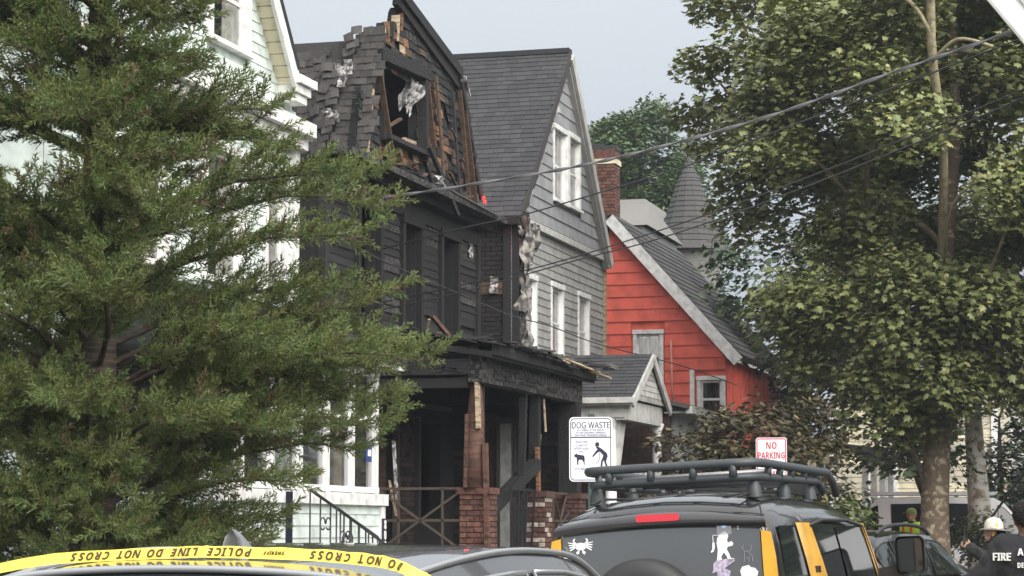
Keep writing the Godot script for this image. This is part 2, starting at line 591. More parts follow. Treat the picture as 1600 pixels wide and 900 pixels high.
# ---------------------------------------------------------------- burnt house
func burnt_house() -> void:
	var h := thing("burnt_house", "charred black row house with a collapsed gable and a burnt open porch", "house", V(FRONT, 0, -30.4))
	var F := V(0, 0, 0)
	var ua := V(0, 0, -1)
	var blacks := [M.char, M.char_b, M.char_ash, M.char_grey]
	# storeys
	var win := [rect(1.47, 2.33, 4.5, 6.2), rect(3.52, 4.28, 4.5, 6.22), rect(5.48, 6.25, 4.6, 6.24)]
	var door := [rect(2.2, 3.2, 1.15, 3.25), rect(4.3, 5.6, 1.7, 3.2)]
	wall(h, "front_wall", M.char, F, ua, rect(0, 7.6, 3.95, 6.75), win, .16)
	wall(h, "porch_wall", M.brick_char_b, F, ua, rect(0, 7.6, 0, 3.95), door, .2)
	wall(h, "side_wall", M.char, V(-9, 0, 0), V(1, 0, 0), rect(0, 8.84, 0, 6.75), [], .16)
	wall(h, "party_wall", M.soot, V(-9, 0, -7.44), V(1, 0, 0), rect(0, 8.84, 0, 7.1), [], .16)
	bx(h, "rear_wall", M.soot, V(-9.1, 4.4, -3.8), V(.16, 8.8, 7.6))
	for y in [1.02, 3.95, 6.72]:
		bx(h, "floor_slab", M.soot, V(-4.6, y, -3.8), V(8.8, .14, 7.24))
	siding(h, "clapboard", blacks, F + V(.01, 0, 0), ua, rect(0.08, 7.55, 4.02, 6.62), [rect(1.32, 2.48, 4.35, 6.36), rect(3.37, 4.43, 4.35, 6.38), rect(5.33, 6.4, 4.45, 6.4)], .125, .11, .03, .006, 200)
	for w in [[1.47, 2.33, 4.5, 6.2], [3.52, 4.28, 4.5, 6.22], [5.48, 6.25, 4.6, 6.24]]:
		var g := Geo.new()
		var b := Basis(ua, Vector3.UP, V(1, 0, 0))
		g.box(V(.03, (w[2] + w[3]) * .5, -w[0] + .075), V(.13, w[3] - w[2], .14), b)
		g.box(V(.03, (w[2] + w[3]) * .5, -w[1] - .075), V(.13, w[3] - w[2], .14), b)
		g.box(V(.04, w[3] + .07, -(w[0] + w[1]) * .5), V(w[1] - w[0] + .3, .14, .15), b)
		g.box(V(.05, w[2] - .05, -(w[0] + w[1]) * .5), V(w[1] - w[0] + .34, .09, .17), b)
		var f := geo(h, "window_frame", g, M.soot)
		bx(f, "sash", M.char, V(-.06, w[2] + .1, -(w[0] + w[1]) * .5 - .1), V(.05, .05, w[1] - w[0] - .25), Basis(V(1, 0, 0), .12))
		bx(f, "mullion", M.char_b, V(-.08, w[2] + .85, -w[0] - .22), V(.04, 1.6, .05), Basis(V(1, 0, 0), .03))
	# corner boards and downpipe
	bx(h, "corner_board", M.char_grey, V(.03, 5.3, -.06), V(.12, 2.7, .16))
	bx(h, "corner_board", M.char_b, V(.03, 5.3, -7.5), V(.12, 2.7, .16))
	# cornice under the gable
	bx(h, "cornice", M.char_ash, V(.2, 6.78, -3.9), V(.56, .1, 7.9))
	bx(h, "cornice", M.char, V(.1, 6.66, -3.9), V(.3, .12, 7.7))
	bx(h, "frieze_board", M.char, V(.05, 6.45, -3.9), V(.06, .26, 7.5))
	# gable wall, burnt through at its upper left
	var outline := PackedVector2Array([Vector2(1.42, 6.85), Vector2(7.45, 6.85), Vector2(7.3, 7.3), Vector2(6.25, 8.93), Vector2(3.42, 9.58), Vector2(3.3, 9.5), Vector2(3.22, 9.3), Vector2(3.12, 9.18), Vector2(2.98, 9.24), Vector2(2.8, 9.12), Vector2(2.74, 9.2), Vector2(2.66, 9.0), Vector2(2.52, 8.92), Vector2(2.45, 8.98), Vector2(2.36, 8.82), Vector2(2.1, 8.76), Vector2(1.98, 8.9), Vector2(1.72, 8.0)])
	var hole := PackedVector2Array([Vector2(2.5, 7.42), Vector2(4.3, 7.5), Vector2(4.26, 8.58), Vector2(2.42, 8.5)])
	wall(h, "gable_wall", M.char, F + V(-.02, 0, 0), ua, outline, [hole], .12, .045)
	var zones := [[1.5, 2.6, 7.75, 8.95], [2.4, 3.35, 8.6, 9.2], [3.35, 3.8, 8.8, 9.15], [4.5, 5.7, 7.4, 8.6], [2.4, 4.2, 6.9, 7.4], [5.3, 5.9, 7.4, 8.1]]
	var nz := FastNoiseLite.new(); nz.seed = 4; nz.frequency = 1.3
	var pickmat := func(a: float, y: float):
		var yy := y + 6.86
		for z in zones:
			if a > z[0] and a < z[1] and yy > z[2] and yy < z[3] and nz.get_noise_2d(a * 1.2, yy * 3.0) > -.3:
				return pick([M.raw_wood, M.raw_wood, M.raw_wood, M.scorched, M.scorched, M.pale_wood, M.char_grey])
		return pick([M.char, M.char_ash, M.char_b, M.char_grey, M.scorched])
	var inside := func(a: float, y: float) -> bool:
		var q := Vector2(a, y + 6.9)
		if rng.randf() < .14: return false
		return Geometry2D.is_point_in_polygon(q, outline) and not Geometry2D.is_point_in_polygon(q, hole)
	shingles(h, "wall_shingle", [], F + V(.0, 6.86, 0), ua, Vector3.UP, 7.5, 2.8, .135, .27, 290, .13, inside, null, pickmat)
	# attic window surround: sagging head, jambs, sill
	plank(h, "window_head", M.char_b, V(.07, 8.62, -2.2), V(.1, 8.72, -4.55), .16, .2)
	plank(h, "window_head", M.scorched, V(-.5, 8.35, -2.5), V(-.5, 8.42, -4.2), .1, .06)
	plank(h, "window_jamb", M.char_b, V(.06, 7.3, -4.38), V(.06, 8.6, -4.32), .12, .22)
	plank(h, "window_jamb", M.char_grey, V(.05, 7.35, -2.5), V(.05, 8.5, -2.36), .08, .1)
	plank(h, "window_sill", M.char_grey, V(.08, 7.4, -2.5), V(.09, 7.42, -4.5), .22, .07)
	plank(h, "fallen_board", M.pale_wood, V(.1, 7.5, -3.35), V(.04, 7.55, -4.1), .05, .05)
	plank(h, "fallen_board", M.scorched, V(-.3, 7.45, -2.9), V(-.1, 7.9, -3.8), .06, .04)
	plank(h, "attic_stud", M.char, V(-.6, 6.9, -3.0), V(-.6, 8.3, -3.0), .1, .1)
	plank(h, "attic_stud", M.char_b, V(-.6, 6.9, -3.7), V(-.6, 8.4, -3.7), .1, .1)
	plank(h, "attic_stud", M.raw_wood, V(-.8, 6.9, -4.05), V(-.8, 8.2, -4.0), .08, .06)
	plank(h, "attic_beam", M.scorched, V(-.9, 7.95, -2.4), V(-.9, 7.95, -4.4), .08, .06)
	part(h, "torn_wrap", drape(.34, .5, .16, 8), M.wrap, Transform3D(Basis(Vector3.UP, .9) * Basis(V(0, 0, 1), -.35), V(.0, 8.3, -4.02)))
	# loose strips hanging on the gable
	for q in [[4.5, 8.6, 4.75, 7.6], [5.0, 8.8, 5.3, 7.2], [5.9, 8.7, 6.2, 7.0], [6.3, 8.8, 6.75, 6.9], [4.3, 7.4, 5.0, 6.7], [2.2, 8.3, 2.7, 7.1], [3.0, 7.3, 3.3, 6.9], [6.6, 8.5, 7.1, 7.0]]:
		plank(h, "hanging_strip", pick([M.char_b, M.char_grey, M.scorched]), V(.1, q[1], -q[0]), V(.14, q[3], -q[2]), rng.randf_range(.05, .1), .03)
	for k in 40:
		var a := rng.randf_range(1.7, 7.0)
		var y := rng.randf_range(6.95, 8.7)
		var q := Vector2(a, y)
		if not Geometry2D.is_point_in_polygon(q, outline) or Geometry2D.is_point_in_polygon(q, hole): continue
		plank(h, "charred_lath", pick([M.char, M.char_b, M.char_grey, M.scorched, M.soot]), V(.05 + rng.randf() * .05, y, -a), V(.06 + rng.randf() * .08, y + rng.randf_range(-.3, .3), -a - rng.randf_range(.1, .5)), rng.randf_range(.02, .05), .02)
	for q in [[2.02, 8.75, 8.98], [2.2, 8.7, 8.9], [2.62, 8.9, 9.12], [2.78, 8.9, 9.22], [2.95, 8.95, 9.26], [3.2, 9.0, 9.42], [3.4, 9.2, 9.62]]:
		plank(h, "broken_sheathing", pick([M.raw_wood, M.char_b, M.pale_wood, M.scorched]), V(.0, q[1], -q[0]), V(.0, q[2], -q[0] - rng.randf_range(-.03, .05)), .02, rng.randf_range(.08, .14))
	# right rake: two courses of charred beam, then the steep lower slope
	plank(h, "rake_board", M.char_b, V(.06, 9.82, -2.95), V(.06, 9.1, -6.4), .14, .16)
	plank(h, "rake_board", M.char, V(.03, 9.66, -3.15), V(.03, 8.94, -6.35), .1, .2)
	plank(h, "ridge_stub", M.char, V(.2, 9.8, -3.2), V(-.5, 9.88, -3.3), .14, .16)
	part(h, "ridge_scrap", crumple(.3, .22, .1, 3, 5, 5), M.char_b, Transform3D(Basis(Vector3.UP, .8), V(.1, 9.9, -3.5)))
	var lower := (V(0, 9.08, -6.5) - V(0, 7.25, -7.66))
	var g2 := Geo.new()
	g2.bar(V(-4.4, 9.3, -4.8), V(-4.4, 8.93, -6.4), 8.8, .1, V(1, 0, 0).cross(V(0, -.37, -1.65).normalized()))
	geo(h, "upper_roof_deck", g2, M.char)
	g2 = Geo.new()
	g2.quad(V(.08, 9.05, -6.38), V(.08, 7.25, -7.54), V(-8.8, 7.25, -7.54), V(-8.8, 9.05, -6.38))
	g2.quad(V(.08, 9.01, -6.26), V(.08, 7.21, -7.42), V(-8.8, 7.21, -7.42), V(-8.8, 9.01, -6.26))
	g2.quad(V(.08, 9.05, -6.38), V(.08, 7.25, -7.54), V(.08, 7.21, -7.42), V(.08, 9.01, -6.26))
	geo(h, "lower_roof_deck", g2, M.char)
	for k in 16:
		var f := rng.randf()
		var f2 := minf(f + rng.randf_range(.15, .4), 1.03)
		var o := rng.randf_range(-.06, .03)
		plank(h, "rake_lath", pick([M.char, M.char_b, M.char_grey]), V(.09 + rng.randf() * .02, 9.03 - 1.8 * f + o, -6.36 - 1.15 * f + o), V(.09 + rng.randf() * .03, 9.03 - 1.8 * f2 + o, -6.36 - 1.15 * f2 + o), .03, rng.randf_range(.06, .16))
	for k in 5:
		plank(h, "rafter_tail", M.char, V(-.4 - k * .25, 9.15, -6.3), V(-.4 - k * .25, 8.95 + rng.randf() * .14, -6.8), .05, .1)
	plank(h, "torn_flashing", M.wrap, V(.1, 9.08, -6.55), V(.12, 8.78, -6.75), .07, .02)
	# left slope: curled asphalt shingles over a buckled deck
	var foot := V(.12, 6.86, -1.5)
	var uu := V(0, 2.04, -.46).normalized()
	g2 = Geo.new()
	g2.bar(foot + V(-2.2, 0, 0) + uu * 1.0 + V(0, 0, -.07), foot + V(.0, 0, 0) + uu * 1.0 + V(0, 0, -.07), .1, 1.9, uu)
	geo(h, "side_roof_deck", g2, M.ash_shingle_b)
	var tabs: Array = []
	for sd in 4: tabs.append(curled_tab(sd))
	var list := []
	for r in 19:
		var c := 0
		var a := -rng.randf() * .2
		while a < 2.3:
			var y := r * .112
			var w := rng.randf_range(.13, .19)
			var top := 1.9 if a > .42 else 2.12 - .2 * absf(a - .15)
			if y < top and not (a > .3 and a < .62 and y > 1.55):
				var ripple := absf(a - (.75 - y * .22)) < .16
				var lift := (.05 + rng.randf() * .08) if ripple else rng.randf() * .008
				var ax := V(-1, (.35 if ripple else .1) * rng.randf_range(-1, .5), 0).normalized()
				var up := (uu + V(0, 0, 1) * (-.03)).normalized()
				var nn := ax.cross(up).normalized()
				up = nn.cross(ax)
				if nn.z < 0: nn = -nn
				ax = up.cross(nn)
				var sag := -.05 * sin(clampf((a - .5) / 1.3, 0, 1) * PI) * (1.0 + y)
				list.append([Transform3D(Basis(ax * w * 1.06, up * .15, nn * (.45 + rng.randf() * (1.3 if ripple else .4))), foot + V(-a - w * .5, 0, 0) + uu * (y + .07 + sag) + V(0, 0, .02 + lift)), tabs[rng.randi() % 4], pick([M.ash_shingle, M.ash_shingle_b, M.ash_shingle_c, M.ash_shingle])])
			a += w
			c += 1
	pieces(h, "roof_shingle", list, 290)
	for q in [[.42, 1.5, .3, .22, 2], [.4, 1.28, .14, .2, 5], [.52, .72, .22, .16, 7], [.6, .78, .14, .12, 11]]:
		part(h, "torn_wrap", crumple(q[2], q[3], .08, q[4], 5, 5), M.wrap, Transform3D(Basis(), foot + V(-q[0], 0, .13) + uu * q[1]))
	plank(h, "eave_board", M.char_b, foot + V(.05, -.02, .02), foot + V(-2.3, -.02, .02), .12, .16)
	plank(h, "eave_board", M.char, foot + V(.05, -.2, .1), foot + V(-2.3, -.2, .1), .3, .1)
	plank(h, "rake_edge", M.pale_wood, foot + V(.03, .02, -.02), foot + V(.03, 0, -.02) + uu * 1.15, .03, .05)
	plank(h, "rake_edge", M.char_grey, foot + V(.03, 0, -.02) + uu * 1.15, foot + V(.03, 0, -.03) + uu * 2.1, .03, .05)
	plank(h, "fallen_board", M.raw_wood, V(.35, 6.72, -1.5), V(.3, 6.8, -2.0), .1, .06)
	part(h, "rubble", crumple(.3, .2, .1, 21, 6, 5), M.wrap, Transform3D(Basis(Vector3.UP, 1.4), V(.42, 6.92, -4.2)))
	# debris along the cornice edge
	for k in 14:
		var a := rng.randf_range(.6, 7.3)
		plank(h, "cornice_debris", pick([M.char, M.char_b, M.char_grey, M.scorched]), V(.4 + rng.randf() * .06, 6.87, -a), V(.42, 6.87 + rng.randf() * .12, -a - rng.randf_range(.2, .7)), .06, .03)
	plank(h, "gutter", M.ash_shingle_c, V(.48, 6.86, -4.6), V(.52, 6.78, -7.2), .03, .025)
	plank(h, "loose_rafter", M.char_b, V(.25, 7.5, -4.2), V(.5, 6.5, -4.9), .07, .06)
	# red-hot embers in the gap beside the neighbour
	var em := Geo.new()
	for q in [[7.18, .02], [7.12, -.06], [6.98, .05]]:
		em.lathe([Vector2(.0, -.025), Vector2(.024, -.01), Vector2(.027, .007), Vector2(.014, .024), Vector2(0, .028)], V(.1, q[0], -7.72 + q[1]), 8)
	var emn := geo(h, "ember_glow", em, M.ember)
	emn.set_meta("label", "red glowing embers at the eave end")
	var lamp := OmniLight3D.new()
	lamp.name = "ember_light"; lamp.position = V(.3, 7.25, -8.6)
	lamp.light_color = Color(1, .05, .08); lamp.light_energy = .1; lamp.light_size = .06; lamp.omni_range = 3.0; lamp.omni_attenuation = 2.0; lamp.shadow_enabled = true
	h.add_child(lamp)
	# second floor wreckage above the porch roof
	for k in 16:
		var a := rng.randf_range(1.2, 6.8)
		var l := rng.randf_range(.3, .9)
		plank(h, "roof_debris", pick([M.char, M.char_b, M.char_grey, M.ash_shingle, M.scorched]), V(rng.randf_range(.1, 1.2), 4.1 + rng.randf() * .15, -a), V(rng.randf_range(.1, 1.4), 4.25 + rng.randf() * .25, -a - l), .07, .03)
	plank(h, "fallen_board", M.pale_wood, V(.15, 4.35, -4.2), V(.35, 4.75, -3.9), .04, .03)
	plank(h, "fallen_board", M.brown_post, V(.9, 4.1, -4.3), V(.4, 4.8, -3.9), .12, .05)
	plank(h, "fallen_beam", M.char, V(.55, 4.25, -2.2), V(.55, 4.3, -5.6), .16, .18)
	part(h, "torn_wrap", crumple(.2, .25, .06, 33, 5, 5), M.wrap, Transform3D(Basis(Vector3.UP, PI / 2), V(.06, 6.2, -7.05)))
	burnt_porch(h)

func curled_tab(sd: int) -> ArrayMesh:
	var g := Geo.new()
	for s in 2:
		var rows := []
		for j in 4:
			var row := []
			for i in 4:
				var u := i / 3.0 - .5
				var v := j / 3.0 - .5
				var z := .018 * (1.0 - (v + .5)) + .012 * sin(u * 5.0 + sd * 1.7) * (.5 - v) + s * .009
				row.append(V(u, v + .03 * sin(u * 6.0 + sd), z))
			rows.append(row)
		g.loft(rows, false)
	return g.done()

func burnt_porch(h: Node3D) -> void:
	var px := 2.18      # front edge of the porch, from the house front
	var ua := V(0, 0, -1)
	bx(h, "porch_deck", M.char, V(1.1, 1.0, -3.35), V(2.3, .16, 5.8))
	bx(h, "porch_skirt", M.brick_char_b, V(2.1, .45, -3.35), V(.16, .9, 5.7))
	bx(h, "porch_skirt", M.brick_char_b, V(1.1, .45, -.58), V(1.9, .9, .16))
	# beams and ceiling
	bx(h, "porch_beam", M.char_ash, V(px - .06, 3.72, -3.32), V(.2, .36, 5.7))
	bx(h, "porch_beam", M.char_b, V(1.0, 3.76, -.56), V(2.1, .22, .18))
	bx(h, "porch_beam", M.char, V(1.0, 3.54, -.58), V(2.0, .14, .12))
	bx(h, "porch_beam", M.char, V(1.0, 3.7, -6.1), V(2.1, .3, .16))
	for k in 30:
		var a := rng.randf_range(.5, 5.6)
		var l := rng.randf_range(.2, .7)
		plank(h, "charred_flake", pick([M.char, M.char_b, M.char_grey, M.soot]), V(px + .045, 3.58 + .07 * (k % 5), -a), V(px + .05, 3.58 + .07 * (k % 5) + rng.randf_range(-.02, .02), -a - l), .016, rng.randf_range(.04, .07))
	for k in 12:
		var x := rng.randf_range(.1, 1.7)
		plank(h, "charred_flake", pick([M.char, M.char_b, M.char_grey]), V(x, 3.68 + rng.randf() * .16, -.46), V(x + rng.randf_range(.1, .5), 3.68 + rng.randf() * .16, -.46), .02, rng.randf_range(.03, .07))
	bx(h, "porch_ceiling", M.char, V(1.05, 3.93, -3.35), V(2.15, .06, 5.6))
	# sloping porch roof with broken shingles and boards at its edge
	var rdeck := Geo.new()
	rdeck.bar(V(1.2, 4.1, -.35), V(1.2, 4.1, -6.35), 2.4, .08, V(.16, 1, 0).normalized())
	geo(h, "porch_roof", rdeck, M.char)
	var list := []
	for r in 6:
		for c in 21:
			if rng.randf() < .2: continue
			var x := 2.34 - r * .34
			var bas := Basis(ua, rng.randf_range(-.3, .3)) * Basis(V(0, 0, 1), rng.randf_range(-.2, .12))
			list.append([Transform3D(Basis(bas.x * .38, bas.y * .02, bas.z * .3), V(x, 4.02 + (2.34 - x) * .16 + .03 + rng.randf() * .05, -.45 - c * .28)), unit_box, pick([M.char, M.char_b, M.char_grey, M.ash_shingle_b])])
	pieces(h, "porch_shingle", list, 200)
	for k in 46:
		var a := rng.randf_range(.4, 5.9)
		var l := rng.randf_range(.25, .8)
		var x := rng.randf_range(1.6, 2.5)
		plank(h, "broken_board", pick([M.char, M.char_b, M.char_grey, M.ash_shingle, M.ash_shingle_c]), V(x, 4.0 + rng.randf() * .16, -a), V(x + rng.randf_range(-.35, .35), 4.02 + rng.randf() * .16, -a - l), rng.randf_range(.08, .2), .025)
	for q in [[2.42, 4.1, 4.2, 5.0], [2.46, 4.06, 4.8, 5.9], [2.42, 4.08, 3.6, 4.1], [2.5, 4.0, 5.6, 6.5], [2.3, 4.16, 2.9, 3.4], [2.42, 4.02, 6.0, 6.7]]:
		plank(h, "splintered_board", M.pale_wood if q[2] > 3.5 else M.ash_shingle_c, V(q[0], q[1] + .02, -q[2]), V(q[0] + .1, q[1] - .04, -q[3]), .06, .025)
	plank(h, "fascia", M.char_b, V(2.4, 3.98, -.4), V(2.4, 3.98, -6.3), .05, .14)
	# corner pier of brick with a half burnt post
	for q in [[px - .1, .76], [px - .1, 3.78], [px - .1, 5.9]]:
		var pier := bx(h, "pier", M.mortar_dark, V(q[0], 1.04, -q[1]), V(.38, 2.0, .38))
		var o := V(q[0], 0, -q[1])
		var ms := [M.brick, M.brick_b, M.brick_c, M.brick] if q[1] < 1.0 else [M.brick_b, M.brick_b, M.brick, M.brick_pale if q[1] < 4.5 else M.brick_dark]
		# bricks as children of the pier mesh would inherit its scale; they belong to the house
		bricks(h, ms, o + V(0, 0, .2), V(1, 0, 0), -.21, .21, .95, 2.0, 400)
		bricks(h, ms, o + V(.2, 0, 0), V(0, 0, -1), -.21, .21, .95, 2.0, 400)
		bx(h, "pier_cap", M.brick if q[1] < 1.0 else M.brick_b, V(q[0], 2.045, -q[1]), V(.48, .09, .48))
		pier.set_meta("label", "brick porch pier")
	var post := Geo.new()
	post.tube([V(px - .12, 2.09, -.62), V(px - .12, 2.6, -.62), V(px - .1, 3.05, -.64), V(px - .1, 3.62, -.66)], [.16, .15, .125, .07], 6)
	geo(h, "post", post, M.brown_post)
	plank(h, "post", M.char_b, V(px - .12, 2.09, -.86), V(px - .12, 3.6, -.86), .1, .14)
	plank(h, "post_casing", M.brown_post, V(px + .1, .96, -.56), V(px + .06, 2.7, -.56), .1, .06)
	plank(h, "split_board", M.pale_wood, V(px - .02, 2.9, -.5), V(px - .06, 3.85, -.54), .1, .05)
	plank(h, "split_board", M.brown_post, V(px - .2, 2.09, -.5), V(px - .18, 3.1, -.5), .08, .05)
	plank(h, "post", M.char, V(px - .1, 2.09, -3.78), V(px - .1, 3.55, -3.78), .14, .14)
	plank(h, "post", M.char_b, V(px - .16, 1.1, -3.1), V(px - .1, 3.55, -3.12), .1, .1)
	plank(h, "post_stub", M.raw_wood, V(px + .0, 1.9, -3.62), V(px - .02, 2.75, -3.6), .08, .05)
	plank(h, "post", M.char, V(px - .1, 2.09, -5.9), V(px - .1, 3.55, -5.9), .3, .3)
	plank(h, "fallen_beam", M.char, V(px - .5, 1.5, -1.7), V(px - .05, 2.5, -3.6), .18, .16)
	plank(h, "cable_loop", M.pale_wood, V(px - .05, 3.5, -4.1), V(px - .02, 3.0, -4.1), .05, .02)
	plank(h, "rag_strip", M.wrap, V(px - .3, 3.0, -4.8), V(px - .3, 2.35, -4.7), .09, .02)
	# steps side, inner frame and a pale door behind
	bx(h, "end_wall", M.mortar_dark, V(1.0, 2.4, -6.42), V(2.2, 3.0, .14))
	bricks(h, [M.brick_dark_b, M.brick_char, M.brick_char_b], V(0, 0, -6.34), V(1, 0, 0), .0, 2.05, 1.1, 3.85, 400)
	bricks(h, [M.brick_b, M.brick_dark, M.brick_b], V(0, 0, -6.3), V(1, 0, 0), .54, .74, 1.1, 3.4, 400)
	bx(h, "side_door", M.pale_grey_paint, V(.92, 2.2, -6.3), V(.22, 2.1, .05))
	bx(h, "side_door_frame", M.ash_shingle_c, V(.78, 2.25, -6.28), V(.05, 2.2, .08))
	bx(h, "side_door_frame", M.ash_shingle_c, V(1.06, 2.25, -6.28), V(.05, 2.2, .08))
	bx(h, "side_door_frame", M.ash_shingle_c, V(.92, 3.28, -6.28), V(.34, .09, .09))
	bx(h, "side_window_frame", M.ash_shingle_b, V(1.32, 2.5, -6.28), V(.05, 1.5, .07))
	bx(h, "door", M.scorched, V(-.12, 2.2, -2.7), V(.06, 2.1, .94))
	var df := Geo.new()
	df.box(V(.03, 2.2, -2.15), V(.1, 2.2, .1)); df.box(V(.03, 2.2, -3.25), V(.1, 2.2, .1)); df.box(V(.03, 3.3, -2.7), V(.12, .12, 1.25))
	geo(h, "door_frame", df, M.ash_shingle_c)
	bx(h, "porch_lintel", M.ash_shingle_c, V(.06, 3.45, -3.6), V(.08, .07, 4.6))
	bx(h, "window_frame", M.ash_shingle_b, V(.05, 2.45, -4.25), V(.1, 1.6, .1))
	bricks(h, [M.brick_dark, M.brick_dark_b, M.brick_b], V(.01, 0, 0), ua, 1.2, 2.1, 1.2, 3.3, 400)
	bricks(h, [M.brick_dark, M.brick_dark_b, M.brick_char], V(.01, 0, 0), ua, 3.35, 4.2, 1.2, 3.3, 400)
	plank(h, "peeling_strip", M.wrap, V(.9, 1.9, -.75), V(.86, 2.75, -.7), .07, .03)
	plank(h, "peeling_strip", M.pale_wood, V(.9, 1.7, -.72), V(.8, 2.2, -.7), .06, .03)
	for k in 6: bx(h, "step", M.concrete, V(px + .3 + k * .28, .82 - k * .16, -2.9), V(.3, .16, 1.6))
	# iron railing with crossed panels on the side and the front
	var rail := Geo.new()
	var y0 := 1.2
	var y1 := 2.08
	var z := -.58
	for y in [y0, (y0 + y1) * .5, y1]: rail.bar(V(.0, y, z), V(px - .3, y, z), .03, .035)
	for x in [.02, .34, .98, 1.62]: rail.bar(V(x, 1.1, z), V(x, y1, z), .03, .03)
	for c in [.34, 1.3]:
		for d in [[-.64, 0.0], [.64, 0.0]]:
			for yy in [y0, y1]:
				var e: float = clampf(c + d[0], 0.0, px - .3)
				var k: float = absf(e - c) / .64
				rail.bar(V(c, (y0 + y1) * .5, z + .012), V(e, lerpf((y0 + y1) * .5, yy, k), z + .012), .025, .03)
	geo(h, "railing", rail, M.rail_brown)
	var rail2 := Geo.new()
	for y in [y0, 1.65, y1]: rail2.bar(V(px - .1, y, -4.0), V(px - .1, y, -5.7), .03, .035)
	for q in [[-4.0, -4.85], [-4.85, -5.7]]:
		rail2.bar(V(px - .1, y0, q[0]), V(px - .1, y1, q[1]), .025, .03); rail2.bar(V(px - .1, y1, q[0]), V(px - .1, y0, q[1]), .025, .03)
	rail2.bar(V(px - .1, 1.1, -4.85), V(px - .1, y1, -4.85), .03, .03)
	geo(h, "railing", rail2, M.rail_brown)
	var gate := Geo.new()
	for y in [1.25, 2.1]: gate.bar(V(px - .1, y, -2.4), V(px - .1, y, -3.7), .03, .04)
	for k in 4: gate.bar(V(px - .1, 1.1, -2.45 - k * .36), V(px - .1 + k * .03, 2.1, -2.42 - k * .33), .03, .03)
	geo(h, "railing", gate, M.black_iron)

